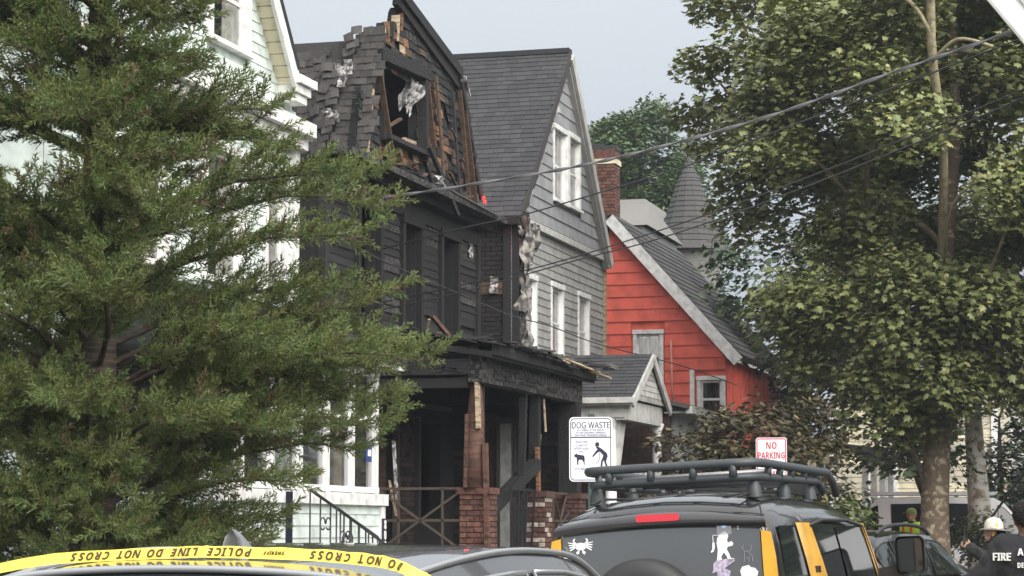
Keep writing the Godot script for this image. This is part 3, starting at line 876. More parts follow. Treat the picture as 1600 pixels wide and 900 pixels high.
# ---------------------------------------------------------------- grey house
func grey_house() -> void:
	var h := thing("grey_house", "grey sided row house with steep slate roof and melted siding", "house", V(FRONT, 0, -40.3))
	var ua := V(0, 0, -1)
	var F := Vector3.ZERO
	var wins := [[.62, 1.42, 4.8, 6.12], [2.62, 3.42, 4.8, 6.14], [4.72, 5.5, 4.8, 6.16]]
	var holes := []
	for w in wins: holes.append(rect(w[0], w[1], w[2], w[3]))
	wall(h, "front_wall", M.grey_side_b, F, ua, rect(0, 6.9, 0, 7.3), holes, .16)
	wall(h, "side_wall", M.mortar_dark, V(-9, 0, 0), V(1, 0, 0), rect(0, 8.83, 0, 7.3), [], .16)
	wall(h, "far_wall", M.grey_side_b, V(-9, 0, -6.74), V(1, 0, 0), rect(0, 8.83, 0, 7.3), [], .16)
	bx(h, "rear_wall", M.grey_side_b, V(-9.1, 3.65, -3.45), V(.16, 7.3, 6.9))
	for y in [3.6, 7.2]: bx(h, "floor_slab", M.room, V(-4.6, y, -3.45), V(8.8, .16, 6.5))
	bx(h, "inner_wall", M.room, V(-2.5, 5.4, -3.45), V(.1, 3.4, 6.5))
	siding(h, "clapboard", [M.grey_side, M.grey_side_b, M.grey_side], F + V(.008, 0, 0), ua, rect(.5, 6.84, 3.9, 7.2), holes.map(func(r): return rect(r[0].x - .08, r[1].x + .08, r[0].y - .06, r[2].y + .1)), .15, .1, 0.0, 0.0, 200)
	var k := 0
	for w in wins:
		sash_window(h, F, ua, w[0], w[1], w[2], w[3], M.white, [1, 3, 3][k])
		k += 1
	bx(h, "corner_board", M.pale_wood, V(.03, 5.4, -6.86), V(.12, 3.6, .1))
	# charred brick-pattern cladding on the flank
	bricks(h, [M.brick_char, M.brick_char_b, M.brick_char, M.brick_char_b], V(0, 0, .02), V(1, 0, 0), -1.5, -.02, 4.0, 7.2, 290, .2, .085, .03)
	bx(h, "bare_board", M.scorched, V(-.42, 5.85, .045), V(.5, .22, .03))
	part(h, "torn_insulation", crumple(.16, .3, .07, 5, 5, 6), M.wrap, Transform3D(Basis(), V(-.32, 5.9, .1)))
	part(h, "torn_insulation", crumple(.09, .1, .04, 6, 4, 4), M.pale_wood, Transform3D(Basis(), V(-.62, 5.84, .09)))
	bx(h, "flank_board", M.char, V(-.1, 5.5, .05), V(.12, 3.4, .05))
	# melted vinyl strips sagging off the corner
	var list := [[.25, 6.75, .5, .8, 1], [.5, 6.75, .6, .6, 2], [.22, 5.95, .42, .8, 3], [.9, 6.85, .5, .4, 9], [.2, 5.3, .34, .9, 4], [.24, 4.75, .34, .7, 5], [.22, 6.3, .4, 1.0, 13], [.16, 4.9, .26, .9, 17]]
	for q in list:
		part(h, "melted_siding", drape(q[2], q[3] * 1.25, .2, q[4] + 50), M.vinyl_melt, Transform3D(Basis(Vector3.UP, PI / 2) * Basis(V(0, 0, 1), rng.randf_range(-.25, .25)), V(.09 + rng.randf() * .1, q[1], -q[0])))
	plank(h, "corner_post", M.char, V(.05, 4.0, -.04), V(.05, 7.1, -.04), .1, .12)
	for q in 7:
		part(h, "siding_scrap", drape(.3, .3, .12, 70 + q), M.vinyl_melt, Transform3D(Basis(Vector3.UP, PI / 2), V(.2, 4.55 + rng.randf() * .15, -.8 - q * .36)))
	# gable, set forward of the wall
	var gx := .05
	var apex := Vector2(3.55, 10.75)
	var gp := PackedVector2Array([Vector2(.4, 7.22), Vector2(6.7, 7.22), apex])
	var gw := [[2.62, 3.5, 7.84, 9.2], [3.72, 4.6, 7.86, 9.22]]
	var gh := gw.map(func(w): return rect(w[0], w[1], w[2], w[3]))
	wall(h, "gable_wall", M.grey_gable_b, V(gx, 0, 0), ua, gp, gh, .16, .06)
	siding(h, "gable_clapboard", [M.grey_gable, M.grey_gable_b], V(gx + .008, 0, 0), ua, gp, [rect(2.52, 4.7, 7.74, 9.32)], .235, .085)
	for w in gw: sash_window(h, V(gx, 0, 0), ua, w[0], w[1], w[2], w[3], M.white, 1)
	bx(h, "mullion_casing", M.white, V(gx + .05, 8.53, -3.61), V(.08, 1.36, .16))
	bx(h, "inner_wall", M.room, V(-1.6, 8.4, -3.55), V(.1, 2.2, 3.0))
	bx(h, "gable_base_board", M.pale_grey_paint, V(gx - .02, 7.13, -3.55), V(.2, .12, 6.4))
	# roof
	var rdg := V(0, 10.9, -3.55)
	var le := V(0, 7.12, .2)
	var re := V(0, 7.12, -6.95)
	var lu := (rdg - le).normalized()
	var ru := (rdg - re).normalized()
	var fx := .2
	var g := Geo.new()
	g.bar(V(fx - .02, 0, 0) + (rdg + le) * .5 - V(0, .06, .05), V(-9.3, 0, 0) + (rdg + le) * .5 - V(0, .06, .05), .1, (rdg - le).length(), lu)
	geo(h, "roof_deck", g, M.slate_b)
	g = Geo.new()
	g.bar(V(fx - .02, 0, 0) + (rdg + re) * .5 - V(0, .06, -.05), V(-9.3, 0, 0) + (rdg + re) * .5 - V(0, .06, -.05), .1, (rdg - re).length(), ru)
	geo(h, "roof_deck", g, M.slate_b)
	shingles(h, "roof_shingle", [M.slate_a, M.slate_b, M.slate_c, M.slate_a], V(fx, 0, 0) + le, V(-1, 0, 0), lu, 3.2, (rdg - le).length() - .06, .15, .21, 290, .016)
	shingles(h, "rear_roof_shingle", [M.slate_a, M.slate_b, M.slate_c, M.slate_a], V(fx - 3.2, 0, 0) + le, V(-1, 0, 0), lu, 6.0, (rdg - le).length() - .06, .15, .21, 0, .016)
	bx(h, "ridge_cap", M.slate_b, V(-4.62, 10.88, -3.55), V(9.6, .1, .26))
	# rakes: weathered left edge, pale fascia and soffit on the right
	var rk := Geo.new()
	rk.bar(V(fx + .01, 0, 0) + re + V(0, -.12, .1), V(fx + .01, 0, 0) + rdg + V(0, -.14, .0), .06, .2, lu)
	geo(h, "rake_board", rk, M.pale_grey_paint)
	rk = Geo.new()
	rk.bar(V(.12, 0, 0) + re + V(0, -.2, .22), V(.12, 0, 0) + rdg + V(0, -.36, .06), .14, .05, ru.cross(V(1, 0, 0)))
	geo(h, "soffit", rk, M.grey_side)
	rk = Geo.new()
	rk.bar(V(fx - .02, 0, 0) + le + V(0, -.06, -.08), V(fx - .02, 0, 0) + rdg + V(0, -.12, .02), .05, .16, ru)
	geo(h, "rake_board", rk, M.ash_shingle_b)
	for q in 16:
		var f := rng.randf_range(.03, .75)
		var c := V(fx - .1, 0, 0) + le.lerp(rdg, f) + V(0, -.2, -.1)
		part(h, "peeling_scrap", crumple(.2, .34, .12, 90 + q, 4, 5), pick([M.ash_shingle, M.ash_shingle_b, M.grey_side]), Transform3D(Basis(Vector3.UP, PI / 2), c))
	bx(h, "eave_return", M.white, V(.1, 7.1, -6.85), V(.2, .3, .26))
	bx(h, "eave_board", M.brick_char_b, V(-4.62, 7.06, .16), V(9.6, .16, .14))
	grey_porch(h)

func grey_porch(h: Node3D) -> void:
	# portico: small gable roof running out from the front
	var a_mid := .74
	var ly := 3.78
	var apex := V(0, 4.68, -a_mid)
	var le := V(0, ly, .95)
	var re := V(0, ly, -2.2)
	var x1 := 2.42
	var lu := (apex - le).normalized()
	var ru := (apex - re).normalized()
	for s in [[le, lu], [re, ru]]:
		var g := Geo.new()
		g.bar(V(x1 - .04, 0, 0) + (apex + s[0]) * .5 - V(0, .06, 0), V(.0, 0, 0) + (apex + s[0]) * .5 - V(0, .06, 0), .08, (apex - s[0]).length(), s[1])
		geo(h, "porch_roof_deck", g, M.slate_b)
	shingles(h, "porch_roof_shingle", [M.slate_a, M.slate_b, M.slate_c, M.slate_a], V(x1, 0, 0) + le, V(-1, 0, 0), lu, 2.4, (apex - le).length(), .14, .28, 290, .02)
	for q in [[.7, .9], [1.1, 1.3], [1.5, .8], [.9, 1.5], [1.8, 1.2], [.4, 1.4], [1.3, .5]]:
		part(h, "fallen_scrap", crumple(.3, .14, .05, int(q[0] * 30), 5, 4), pick([M.wrap, M.ash_shingle_c, M.slate_c]), Transform3D(Basis(V(1, 0, 0), -1.0), V(q[0], 0, 0) + le + lu * q[1] + V(0, .05, .03)))
	# gable front: rake boards, recessed infill, return
	for s in [le, re]:
		var g := Geo.new()
		g.bar(V(x1, 0, 0) + s + V(0, -.1, 0), V(x1, 0, 0) + apex + V(0, -.1, 0), .05, .16, V(0, 1, 0))
		geo(h, "porch_rake", g, M.pale_grey_paint)
	wall(h, "pediment", M.pale_grey_paint, V(2.32, 0, 0), V(0, 0, -1), PackedVector2Array([Vector2(-.8, ly), Vector2(2.1, ly), Vector2(a_mid, 4.5)]), [], .08, .05)
	siding(h, "pediment_board", [M.pale_grey_paint, M.grey_side], V(2.33, 0, 0), V(0, 0, -1), PackedVector2Array([Vector2(-.8, ly), Vector2(2.1, ly), Vector2(a_mid, 4.5)]), [], .1, .1)
	bx(h, "porch_beam", M.pale_grey_paint, V(1.1, 3.6, .78), V(2.3, .3, .2))
	bx(h, "porch_beam", M.pale_grey_paint, V(2.2, 3.58, -.6), V(.2, .34, 2.9))
	bx(h, "porch_beam", M.pale_grey_paint, V(1.1, 3.6, -2.0), V(2.3, .3, .2))
	var gt := Geo.new()
	gt.box(V(1.2, 3.74, 1.03), V(2.5, .1, .12)); gt.box(V(1.2, 3.68, .98), V(2.5, .05, .08))
	geo(h, "gutter", gt, M.pale_grey_paint)
	var loop := Geo.new()
	var pts := []
	for i in 9: pts.append(V(.62 + .22 * cos(PI + i * PI / 8), 3.52 - .3 * sin(i * PI / 8), 1.0))
	loop.tube(pts, .035, 6)
	geo(h, "hanging_gutter_strap", loop, M.cream)
	var col := Geo.new()
	col.lathe([Vector2(.13, 1.0), Vector2(.13, 1.1), Vector2(.1, 1.14), Vector2(.1, 2.4), Vector2(.085, 3.2), Vector2(.085, 3.3), Vector2(.11, 3.33), Vector2(.11, 3.38), Vector2(.14, 3.42), Vector2(.14, 3.46)], V(1.98, 0, .74), 16)
	geo(h, "column", col, M.white)
	col = Geo.new()
	col.lathe([Vector2(.13, 1.0), Vector2(.1, 1.14), Vector2(.085, 3.3), Vector2(.14, 3.42), Vector2(.14, 3.46)], V(2.2, 0, -2.0), 12)
	geo(h, "column", col, M.white)
	bx(h, "porch_deck", M.concrete, V(1.15, .5, -.6), V(2.3, 1.0, 3.1))
	var br := Geo.new()
	br.slab(PackedVector2Array([Vector2(0, 0), Vector2(.5, 0), Vector2(.0, -.9)]), V(2.05, 3.42, .7), V(0, 0, -1), Vector3.UP, .08)
	geo(h, "bracket", br, M.pale_grey_paint)

# ---------------------------------------------------------------- red house
func red_house() -> void:
	var h := thing("red_house", "red clapboard house with white rake board beyond the grey house", "house", V(-9.2, 0, -49.5))
	var o := Vector3.ZERO
	var ux := V(1, 0, 0)
	# gable end looking back along the street: local x from -8 to 0
	var gp := PackedVector2Array([Vector2(-5, 0), Vector2(0, 0), Vector2(0, 5.3), Vector2(-2.5, 8.1), Vector2(-5, 5.3)])
	var holes := [rect(-1.95, -1.42, 4.2, 5.75), rect(-.55, .05, 3.9, 4.72)]
	wall(h, "gable_wall", M.red_side_b, o, ux, gp, holes, .16, .1)
	bx(h, "room_wall", M.soot, V(-2.2, 4.3, -.9), V(3.4, 2.0, .1))  # near-black backing paints the unlit room behind the panes; nothing burnt here
	siding(h, "clapboard", [M.red_side, M.red_side_b, M.red_side], o + V(0, 0, .008), ux, PackedVector2Array([Vector2(-4.4, 3.6), Vector2(0, 3.6), Vector2(0, 5.3), Vector2(-2.5, 8.1), Vector2(-4.4, 5.97)]), [rect(-2.07, -1.32, 4.1, 5.9), rect(-.66, .0, 3.84, 4.84)], .27, .075)
	sash_window(h, o, ux, -1.95, -1.42, 4.2, 5.75, M.white, 0, .03, .08)
	sash_window(h, o, ux, -.55, -.08, 3.9, 4.72, M.white, 0, .03, .08)
	bx(h, "window_mullion", M.white, V(-1.685, 4.97, -.02), V(.05, 1.5, .05))
	bx(h, "corner_board", M.white, V(-.72, 4.3, .04), V(.1, 1.3, .06))
	var pipe := Geo.new()
	pipe.tube([V(-1.18, 5.6, .06), V(-1.16, 4.6, .06), V(-1.1, 4.0, .07)], .025, 6)
	geo(h, "downpipe", pipe, mat("pale_red", lin(.55, .25, .2), .6, "soft", 1.0))
	wall(h, "front_wall", M.red_side, V(0, 0, -.16), V(0, 0, -1), rect(0, 7, 0, 5.2), [], .16)
	bx(h, "rear_wall", M.red_side, V(-4.95, 2.6, -3.6), V(.12, 5.5, 7.0))
	bx(h, "far_wall", M.red_side, V(-2.5, 2.6, -7.1), V(4.8, 5.2, .12))
	# white rake, roof slopes
	var top := V(-2.5, 8.28, 0)
	var ft := V(.32, 5.1, 0)
	var bk := V(-5.32, 5.1, 0)
	var g := Geo.new()
	g.bar(ft + V(0, 0, .22), top + V(0, 0, .22), .1, .24, V(1, 1, 0).normalized())
	geo(h, "rake_board", g, M.white)
	for s in [ft, bk]:
		g = Geo.new()
		var c: Vector3 = (top + s) * .5 + V(0, .08, 0)
		g.bar(c + V(0, 0, .25), c + V(0, 0, -7.3), .1, (top - s).length(), (top - s).normalized())
		geo(h, "roof", g, M.roof_far_b)
	shingles(h, "roof_shingle", [M.roof_far_b, M.slate_c, M.roof_far_b], ft + V(.02, .14, .26), V(0, 0, -1), (top - ft).normalized(), 7.4, (top - ft).length(), .22, .42, 290, .01)
	# brick chimney with a pale band and dark caps
	var ch := bx(h, "chimney", M.mortar, V(-3.36, 8.6, -3.0), V(.54, 3.3, .54))
	ch.set_meta("label", "red brick chimney with a pale band")
	bricks(h, [M.brick, M.brick_c, M.brick_b, M.brick_c], V(-3.36, 0, -2.72), ux, -.29, .29, 7.4, 9.95, 120, .2, .078)
	bricks(h, [M.brick, M.brick_c, M.brick_b, M.brick_c], V(-3.08, 0, -3.0), V(0, 0, -1), -.29, .29, 7.4, 9.95, 120, .2, .078)
	bx(h, "chimney_band", M.cream, V(-3.36, 10.03, -3.0), V(.64, .12, .6))
	bx(h, "chimney_crown", M.brick, V(-3.36, 10.2, -3.0), V(.6, .22, .56))
	bx(h, "chimney_cap", M.plastic, V(-3.54, 10.38, -3.0), V(.3, .14, .5))
	bx(h, "chimney_cap", M.plastic, V(-3.18, 10.36, -3.0), V(.28, .1, .5))
	bx(h, "flashing", M.ash_shingle_c, V(-3.2, 7.4, -3.0), V(.7, .6, .66))
	# enclosed brick porch reaching back towards the grey house
	var pz := 6.6
	bx(h, "porch_wall", M.mortar_dark, V(-.95, 1.85, pz - .1), V(2.2, 3.7, .16))
	bricks(h, [M.brick_dark, M.brick_dark_b, M.brick_dark, M.brick_b], V(0, 0, pz), ux, -2.05, .15, 1.9, 3.7, 290)
	bx(h, "porch_front", M.pale_grey_paint, V(.12, 3.3, pz - 1.6), V(.14, .9, 2.4))
	bx(h, "porch_front", M.brick_dark, V(.1, 1.0, pz - 3.2), V(.14, 2.0, 6.0))
	for k in 4: bx(h, "porch_post", M.white, V(.14, 2.4, pz - 1.0 - k * 1.6), V(.14, 1.8, .16))
	g = Geo.new()
	g.bar(V(-.6, 4.05, pz + .25), V(-.6, 4.05, -.0), 2.4, .08, V(.22, 1, 0).normalized())
	geo(h, "porch_roof", g, M.roof_far_b)
	bx(h, "porch_gutter", M.pale_grey_paint, V(.56, 3.74, 3.3), V(.12, .14, 6.9))
	bx(h, "porch_soffit", M.grey_side, V(.3, 3.7, 3.3), V(.45, .04, 6.8))

# ---------------------------------------------------------------- mint house
func mint_house() -> void:
	var h := thing("mint_house", "pale mint clapboard house with enclosed sun porch behind the cedar", "house", V(FRONT, 0, -22.4))
	var ua := V(0, 0, -1)
	var F := Vector3.ZERO
	var mints := [M.mint, M.mint, M.mint_b]
	var apex := Vector2(3.1, 10.75)
	var gp := PackedVector2Array([Vector2(.0, 6.95), Vector2(6.75, 6.95), Vector2(6.6, 7.1), Vector2(5.85, 7.5), apex, Vector2(.35, 7.5), Vector2(.1, 7.1)])
	var gw := rect(3.75, 4.85, 7.55, 8.75)
	var gw2 := rect(1.5, 2.5, 7.55, 8.75)
	var lower := [rect(3.9, 5.0, 4.6, 6.2), rect(1.6, 2.7, 4.6, 6.2), rect(5.9, 6.5, 4.6, 6.15)]
	wall(h, "front_wall", M.mint_b, F, ua, rect(0, 6.9, 0, 7.0), lower, .16)
	wall(h, "gable_wall", M.mint_b, V(.1, 0, 0), ua, gp, [gw, gw2], .2, .08)
	wall(h, "side_wall", M.mint_b, V(-9, 0, 0), V(1, 0, 0), rect(0, 8.83, 0, 7.1), [], .16)
	wall(h, "far_wall", M.mint_b, V(-9, 0, -6.74), V(1, 0, 0), rect(0, 8.83, 0, 7.1), [], .16)
	bx(h, "rear_wall", M.mint_b, V(-9.1, 3.5, -3.45), V(.16, 7.0, 6.9))
	bx(h, "inner_wall", M.room, V(-1.4, 5.5, -3.45), V(.1, 9.0, 6.0))
	siding(h, "clapboard", mints, F + V(.008, 0, 0), ua, rect(.05, 6.85, 3.7, 6.55), lower.map(func(r): return rect(r[0].x - .1, r[1].x + .1, r[0].y - .1, r[2].y + .12)), .135, .1, 0.0, 0.0, 160)
	siding(h, "gable_clapboard", mints, V(.108, 0, 0), ua, gp, [rect(3.63, 4.97, 7.42, 8.87), rect(1.38, 2.62, 7.42, 8.87)], .135, .1, 0.0, 0.0, 200)
	sash_window(h, V(.1, 0, 0), ua, 3.75, 4.85, 7.55, 8.75, M.mint_trim, 1, .05, .14)
	sash_window(h, V(.1, 0, 0), ua, 1.5, 2.5, 7.55, 8.75, M.mint_trim, 1, .05, .14)
	for w in [[3.9, 5.0, 4.6, 6.2], [1.6, 2.7, 4.6, 6.2], [5.9, 6.5, 4.6, 6.15]]:
		sash_window(h, F, ua, w[0], w[1], w[2], w[3], M.mint_trim, 1, .04, .12)
	bx(h, "band_board", M.mint_trim, V(.2, 6.86, -3.45), V(.3, .18, 6.9))
	bx(h, "band_board", M.mint_trim, V(.13, 6.68, -3.45), V(.2, .16, 6.9))
	bx(h, "corner_board", M.mint_trim, V(.04, 5.2, -6.83), V(.14, 3.0, .16))
	# roof, fascia, cream soffit boards and the eave return
	var rdg := V(0, 11.0, -3.1)
	var re := V(0, 7.5, -6.05)
	var le := V(0, 7.5, -.15)
	var fx := .36
	for s in [re, le]:
		var d: Vector3 = (rdg - s).normalized()
		var g := Geo.new()
		g.bar(V(fx, 0, 0) + (rdg + s) * .5, V(-9.2, 0, 0) + (rdg + s) * .5, .08, (rdg - s).length(), d)
		geo(h, "roof", g, M.slate_b)
		g = Geo.new()
		g.bar(V(fx + .02, -.13, 0) + s, V(fx + .02, -.13, 0) + rdg, .05, .22, V(0, 1, 0))
		geo(h, "rake_fascia", g, M.mint_trim)
		g = Geo.new()
		g.bar(V(fx + .03, .06, 0) + s, V(fx + .03, .06, 0) + rdg, .06, .07, V(0, 1, 0))
		geo(h, "drip_edge", g, M.black_iron)
		var n := 26
		var nrm := d.cross(V(1, 0, 0)).normalized()
		for i in n:
			var c: Vector3 = s.lerp(rdg, (i + .5) / n) + V(.24, -.2, 0)
			bx(h, "soffit_board", M.cream, c, V(.26, .02, (rdg - s).length() / n - .012), Basis(V(1, 0, 0), nrm, V(1, 0, 0).cross(nrm)))
	var ret := Geo.new()
	for q in [[7.5, .3, .62], [7.38, .24, .5], [7.27, .2, .42]]:
		ret.box(V(.2, q[0] - .08, -6.1 - q[2] * .3), V(q[1] * 1.8, .11, q[2]))
	geo(h, "eave_return", ret, M.mint_trim)
	mint_porch(h)

func mint_porch(h: Node3D) -> void:
	var ua := V(0, 0, -1)
	var px := 1.76
	var zr := -5.5      # right end of the porch, from the left corner of the house
	bx(h, "porch_base", M.mint_b, V(px * .5, .95, zr * .5), V(px - .06, 1.9, -zr - .06))
	siding(h, "porch_clapboard", [M.mint, M.mint_b, M.mint], V(px, 0, 0), ua, rect(.0, -zr, .3, 1.8), [], .14, .1)
	siding(h, "porch_clapboard", [M.mint, M.mint_b, M.mint], V(px - 1.0, 0, 0), V(1, 0, 0), rect(-.7, .98, .3, 1.8), [], .14, .1)
	bx(h, "porch_sill", M.mint_trim, V(px + .02, 1.88, zr * .5), V(.16, .14, -zr + .1))
	bx(h, "corner_board", M.white, V(px + .02, 1.0, zr + .05), V(.1, 1.6, .14))
	# window wall: posts, rails, panes
	for k in 7:
		var z := -.1 - k * (-zr - .2) / 6.0
		bx(h, "porch_mullion", M.white, V(px - .05, 2.72, z), V(.1, 1.54, .09))
	for y in [2.0, 2.88, 3.46]:
		bx(h, "porch_rail", M.white, V(px - .05, y, zr * .5), V(.085, .07, -zr))
	for k in 6:
		var z := -.1 - (k + .5) * (-zr - .2) / 6.0
		for y in [[2.44, .8], [3.17, .5]]:
			bx(h, "porch_pane", M.pane, V(px - .06, y[0], z), V(.012, y[1], .78))
	for x in [.1, .9, 1.66]:
		bx(h, "porch_mullion", M.white, V(x, 2.72, zr + .06), V(.09, 1.54, .1))
	for y in [2.0, 2.88, 3.46]: bx(h, "porch_rail", M.white, V(.88, y, zr + .06), V(1.7, .07, .085))
	for x in [.5, 1.28]:
		for y in [[2.44, .8], [3.17, .5]]: bx(h, "porch_pane", M.pane, V(x, y[0], zr + .07), V(.7, y[1], .012))
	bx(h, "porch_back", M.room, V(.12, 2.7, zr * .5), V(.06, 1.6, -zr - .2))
	bx(h, "porch_curtain", M.curtain_tan, V(px - .4, 2.5, zr + .5), V(.04, .9, .3))
	bx(h, "porch_curtain", M.scorched, V(px - .5, 2.3, zr + 1.1), V(.04, .6, .3))
	bx(h, "window_sticker", mat("sticker_blue", lin(.02, .05, .17), .5), V(px - .03, 2.45, -5.16), V(.012, .2, .2))
	bx(h, "window_sticker", M.decal_white, V(px - .02, 2.46, -5.16), V(.008, .08, .1))
	# fascia and hipped shingle roof
	bx(h, "porch_fascia", M.mint_trim, V(px + .1, 3.6, zr * .5), V(.3, .18, -zr + .4))
	bx(h, "porch_fascia", M.mint_trim, V(.85, 3.6, zr - .1), V(1.8, .18, .3))
	var g := Geo.new()
	g.bar(V(px * .5 + .1, 4.0, .2), V(px * .5 + .1, 4.0, zr - .2), (px + .4) * 1.06, .08, V(.36, 1, 0).normalized())
	geo(h, "porch_roof", g, M.slate_b)
	shingles(h, "porch_roof_shingle", [M.slate_a, M.slate_b, M.slate_c, M.slate_a], V(px + .32, 3.71, .2), V(0, 0, -1), V(-1, .36, 0).normalized(), -zr + .4, 2.1, .14, .3, 200, .01)
	# number plate
	var plq := bx(h, "number_plaque", M.sign_ink, V(px + .085, 1.44, zr + .07), V(.02, .42, .12))
	plq.set_meta("label", "black plaque with pale house digits")
	for k in 3:
		text_on(h, "house_digit", "8" if k == 0 else "0", M.decal_white, V(px + .1, 1.57 - k * .13, zr + .07), V(0, 0, -1), Vector3.UP, .11, .004)
	bx(h, "mail_slot", M.white, V(px + .08, 1.1, zr + .07), V(.03, .3, .16))
	# wrought iron stair rails and steps
	for k in 6: bx(h, "step", M.concrete, V(px + .25 + k * .28, (6 - k) * .08 + .06, -2.8), V(.28, (6 - k) * .16, 1.5))
	for q in [[V(2.16, 1.95, -1.98), V(2.16, 1.42, -4.27)], [V(2.5, 1.75, -1.9), V(2.5, 1.33, -3.6)]]:
		var r := Geo.new()
		var b: Vector3 = q[0]
		var c: Vector3 = q[1]
		r.tube([b, c], .018, 6)
		for k in 8:
			var p := b.lerp(c, k / 7.0)
			r.tube([p, V(p.x, .2, p.z)], .011, 5)
		for k in 3:
			var p := b.lerp(c, (k * 2 + 1.5) / 7.0)
			for sg in [-1, 1]:
				var pts := []
				for i in 9: pts.append(V(p.x, p.y - .26 + .07 * sin(i * .7), p.z + sg * (.09 - .08 * cos(i * .7))))
				r.tube(pts, .009, 5)
		geo(h, "stair_railing", r, M.black_iron)
	bx(h, "railing_post", mat("post_navy", lin(.007, .007, .022), .4), V(2.16, .97, -1.34), V(.06, 1.9, .06))

# ---------------------------------------------------------------- houses farther along
func far_houses() -> void:
	# turreted house
	var t := thing("turret_house", "grey turreted house with a pointed spire behind the red house", "house", V(-15.1, 0, -75))
	var g := Geo.new()
	g.lathe([Vector2(1.0, 0), Vector2(1.0, 11.0)], V(0, 0, 0), 20)
	geo(t, "turret", g, M.roof_far)
	g = Geo.new()
	var prof := [Vector2(1.35, 10.6), Vector2(1.15, 10.9), Vector2(.78, 11.9), Vector2(.42, 12.95), Vector2(.36, 13.05), Vector2(.2, 13.4), Vector2(.06, 13.8)]
	for i in prof.size() - 1:
		var n := maxi(1, int((prof[i + 1].y - prof[i].y) / .17))
		for k in n:
			var p: Vector2 = prof[i].lerp(prof[i + 1], float(k) / n)
			var q: Vector2 = prof[i].lerp(prof[i + 1], float(k + 1) / n)
			for s in 12:
				var a0 := TAU * s / 12
				var a1 := TAU * (s + 1) / 12
				g.smooth(false)
				g.quad(V(cos(a0) * p.x, p.y, sin(a0) * p.x), V(cos(a1) * p.x, p.y, sin(a1) * p.x), V(cos(a1) * (q.x - .03), q.y, sin(a1) * (q.x - .03)), V(cos(a0) * (q.x - .03), q.y, sin(a0) * (q.x - .03)))
				g.quad(V(cos(a0) * (q.x - .03), q.y, sin(a0) * (q.x - .03)), V(cos(a1) * (q.x - .03), q.y, sin(a1) * (q.x - .03)), V(cos(a1) * q.x, q.y, sin(a1) * q.x), V(cos(a0) * q.x, q.y, sin(a0) * q.x))
	geo(t, "turret_roof", g, M.roof_far_b)
	g = Geo.new()
	g.tube([V(0, 13.8, 0), V(0, 14.2, 0), V(0, 14.9, 0)], [.06, .05, .015], 6)
	g.lathe([Vector2(0, 13.95), Vector2(.09, 14.02), Vector2(.09, 14.1), Vector2(0, 14.18)], V(0, 0, 0), 8)
	geo(t, "finial", g, M.black_iron)
	bx(t, "wall", M.pale_grey_paint, V(-3.2, 5.6, -3.2), V(6.0, 11.2, 6.0))
	g = Geo.new()
	var rb := [V(-6.6, 11.2, .3), V(.3, 11.2, .3), V(.3, 11.2, -6.6), V(-6.6, 11.2, -6.6)]
	var r0 := V(-4.3, 12.9, -3.2)
	var r1 := V(-2.2, 12.9, -3.2)
	g.quad(rb[0], rb[1], r1, r0); g.quad(rb[2], rb[3], r0, r1); g.tri(rb[1], rb[2], r1); g.tri(rb[3], rb[0], r0); g.quad(rb[0], rb[1], rb[2], rb[3])
	geo(t, "roof", g, M.roof_far)
	for k in 3:
		sash_window(t, V(-6.2, 0, -.18), V(1, 0, 0), 1.0 + k * 1.7, 1.8 + k * 1.7, 8.2, 9.8, M.white, 0)
	# lower grey wing between the red house and the turret
	bx(t, "wing_wall", M.grey_side_b, V(-2.0, 5.2, 6.0), V(4.6, 10.4, 5.0))
	g = Geo.new()
	g.quad(V(-4.5, 10.4, 8.7), V(.5, 10.4, 8.7), V(.0, 11.4, 6.0), V(-4.0, 11.4, 6.0)); g.quad(V(.5, 10.4, 3.4), V(-4.5, 10.4, 3.4), V(-4.0, 11.4, 6.0), V(.0, 11.4, 6.0))
	g.tri(V(.5, 10.4, 8.7), V(.5, 10.4, 3.4), V(0, 11.4, 6)); g.tri(V(-4.5, 10.4, 3.4), V(-4.5, 10.4, 8.7), V(-4, 11.4, 6))
	geo(t, "wing_roof", g, M.roof_far)
	# olive porch house
	var o := thing("porch_house", "weathered olive house with a columned porch beyond the no parking sign", "house", V(-10.5, 0, -62))
	bx(o, "wall", M.olive_side, V(-2.6, 2.6, -3.0), V(6.0, 5.2, 6.0))
	siding(o, "clapboard", [M.olive_side, M.grey_side_b, M.olive_side], V(-5.6, 0, .01), V(1, 0, 0), rect(0, 6.0, 1.2, 5.2), [rect(2.4, 3.2, 2.2, 3.6), rect(4.2, 5.0, 2.2, 3.6)], .2)
	sash_window(o, V(-5.6, 0, .02), V(1, 0, 0), 2.5, 3.1, 2.3, 3.5, M.pale_grey_paint, 0)
	sash_window(o, V(-5.6, 0, .02), V(1, 0, 0), 4.3, 4.9, 2.3, 3.5, M.pale_grey_paint, 0)
	g = Geo.new()
	g.quad(V(-6, 5.2, .4), V(.9, 5.2, .4), V(-1.2, 6.3, -2.8), V(-3.8, 6.3, -2.8)); g.quad(V(.9, 5.2, .4), V(.9, 5.2, -6.4), V(-1.2, 6.3, -3.2), V(-1.2, 6.3, -2.8)); g.quad(V(-6, 5.2, .4), V(-6, 5.2, -6.4), V(.9, 5.2, -6.4), V(.9, 5.2, .4))
	geo(o, "roof", g, M.roof_far)
	bx(o, "porch_roof", M.roof_far_b, V(1.7, 3.75, -2.8), V(2.7, .16, 6.6), Basis(V(0, 0, 1), -.12))
	bx(o, "porch_beam", M.olive_side, V(2.7, 3.45, -2.8), V(.2, .25, 6.2))
	for k in 4: bx(o, "porch_post", M.pale_grey_paint, V(2.7, 2.1, .1 - k * 1.9), V(.16, 2.5, .16))
	bx(o, "porch_deck", M.concrete, V(1.7, .45, -2.8), V(2.4, .9, 6.2))
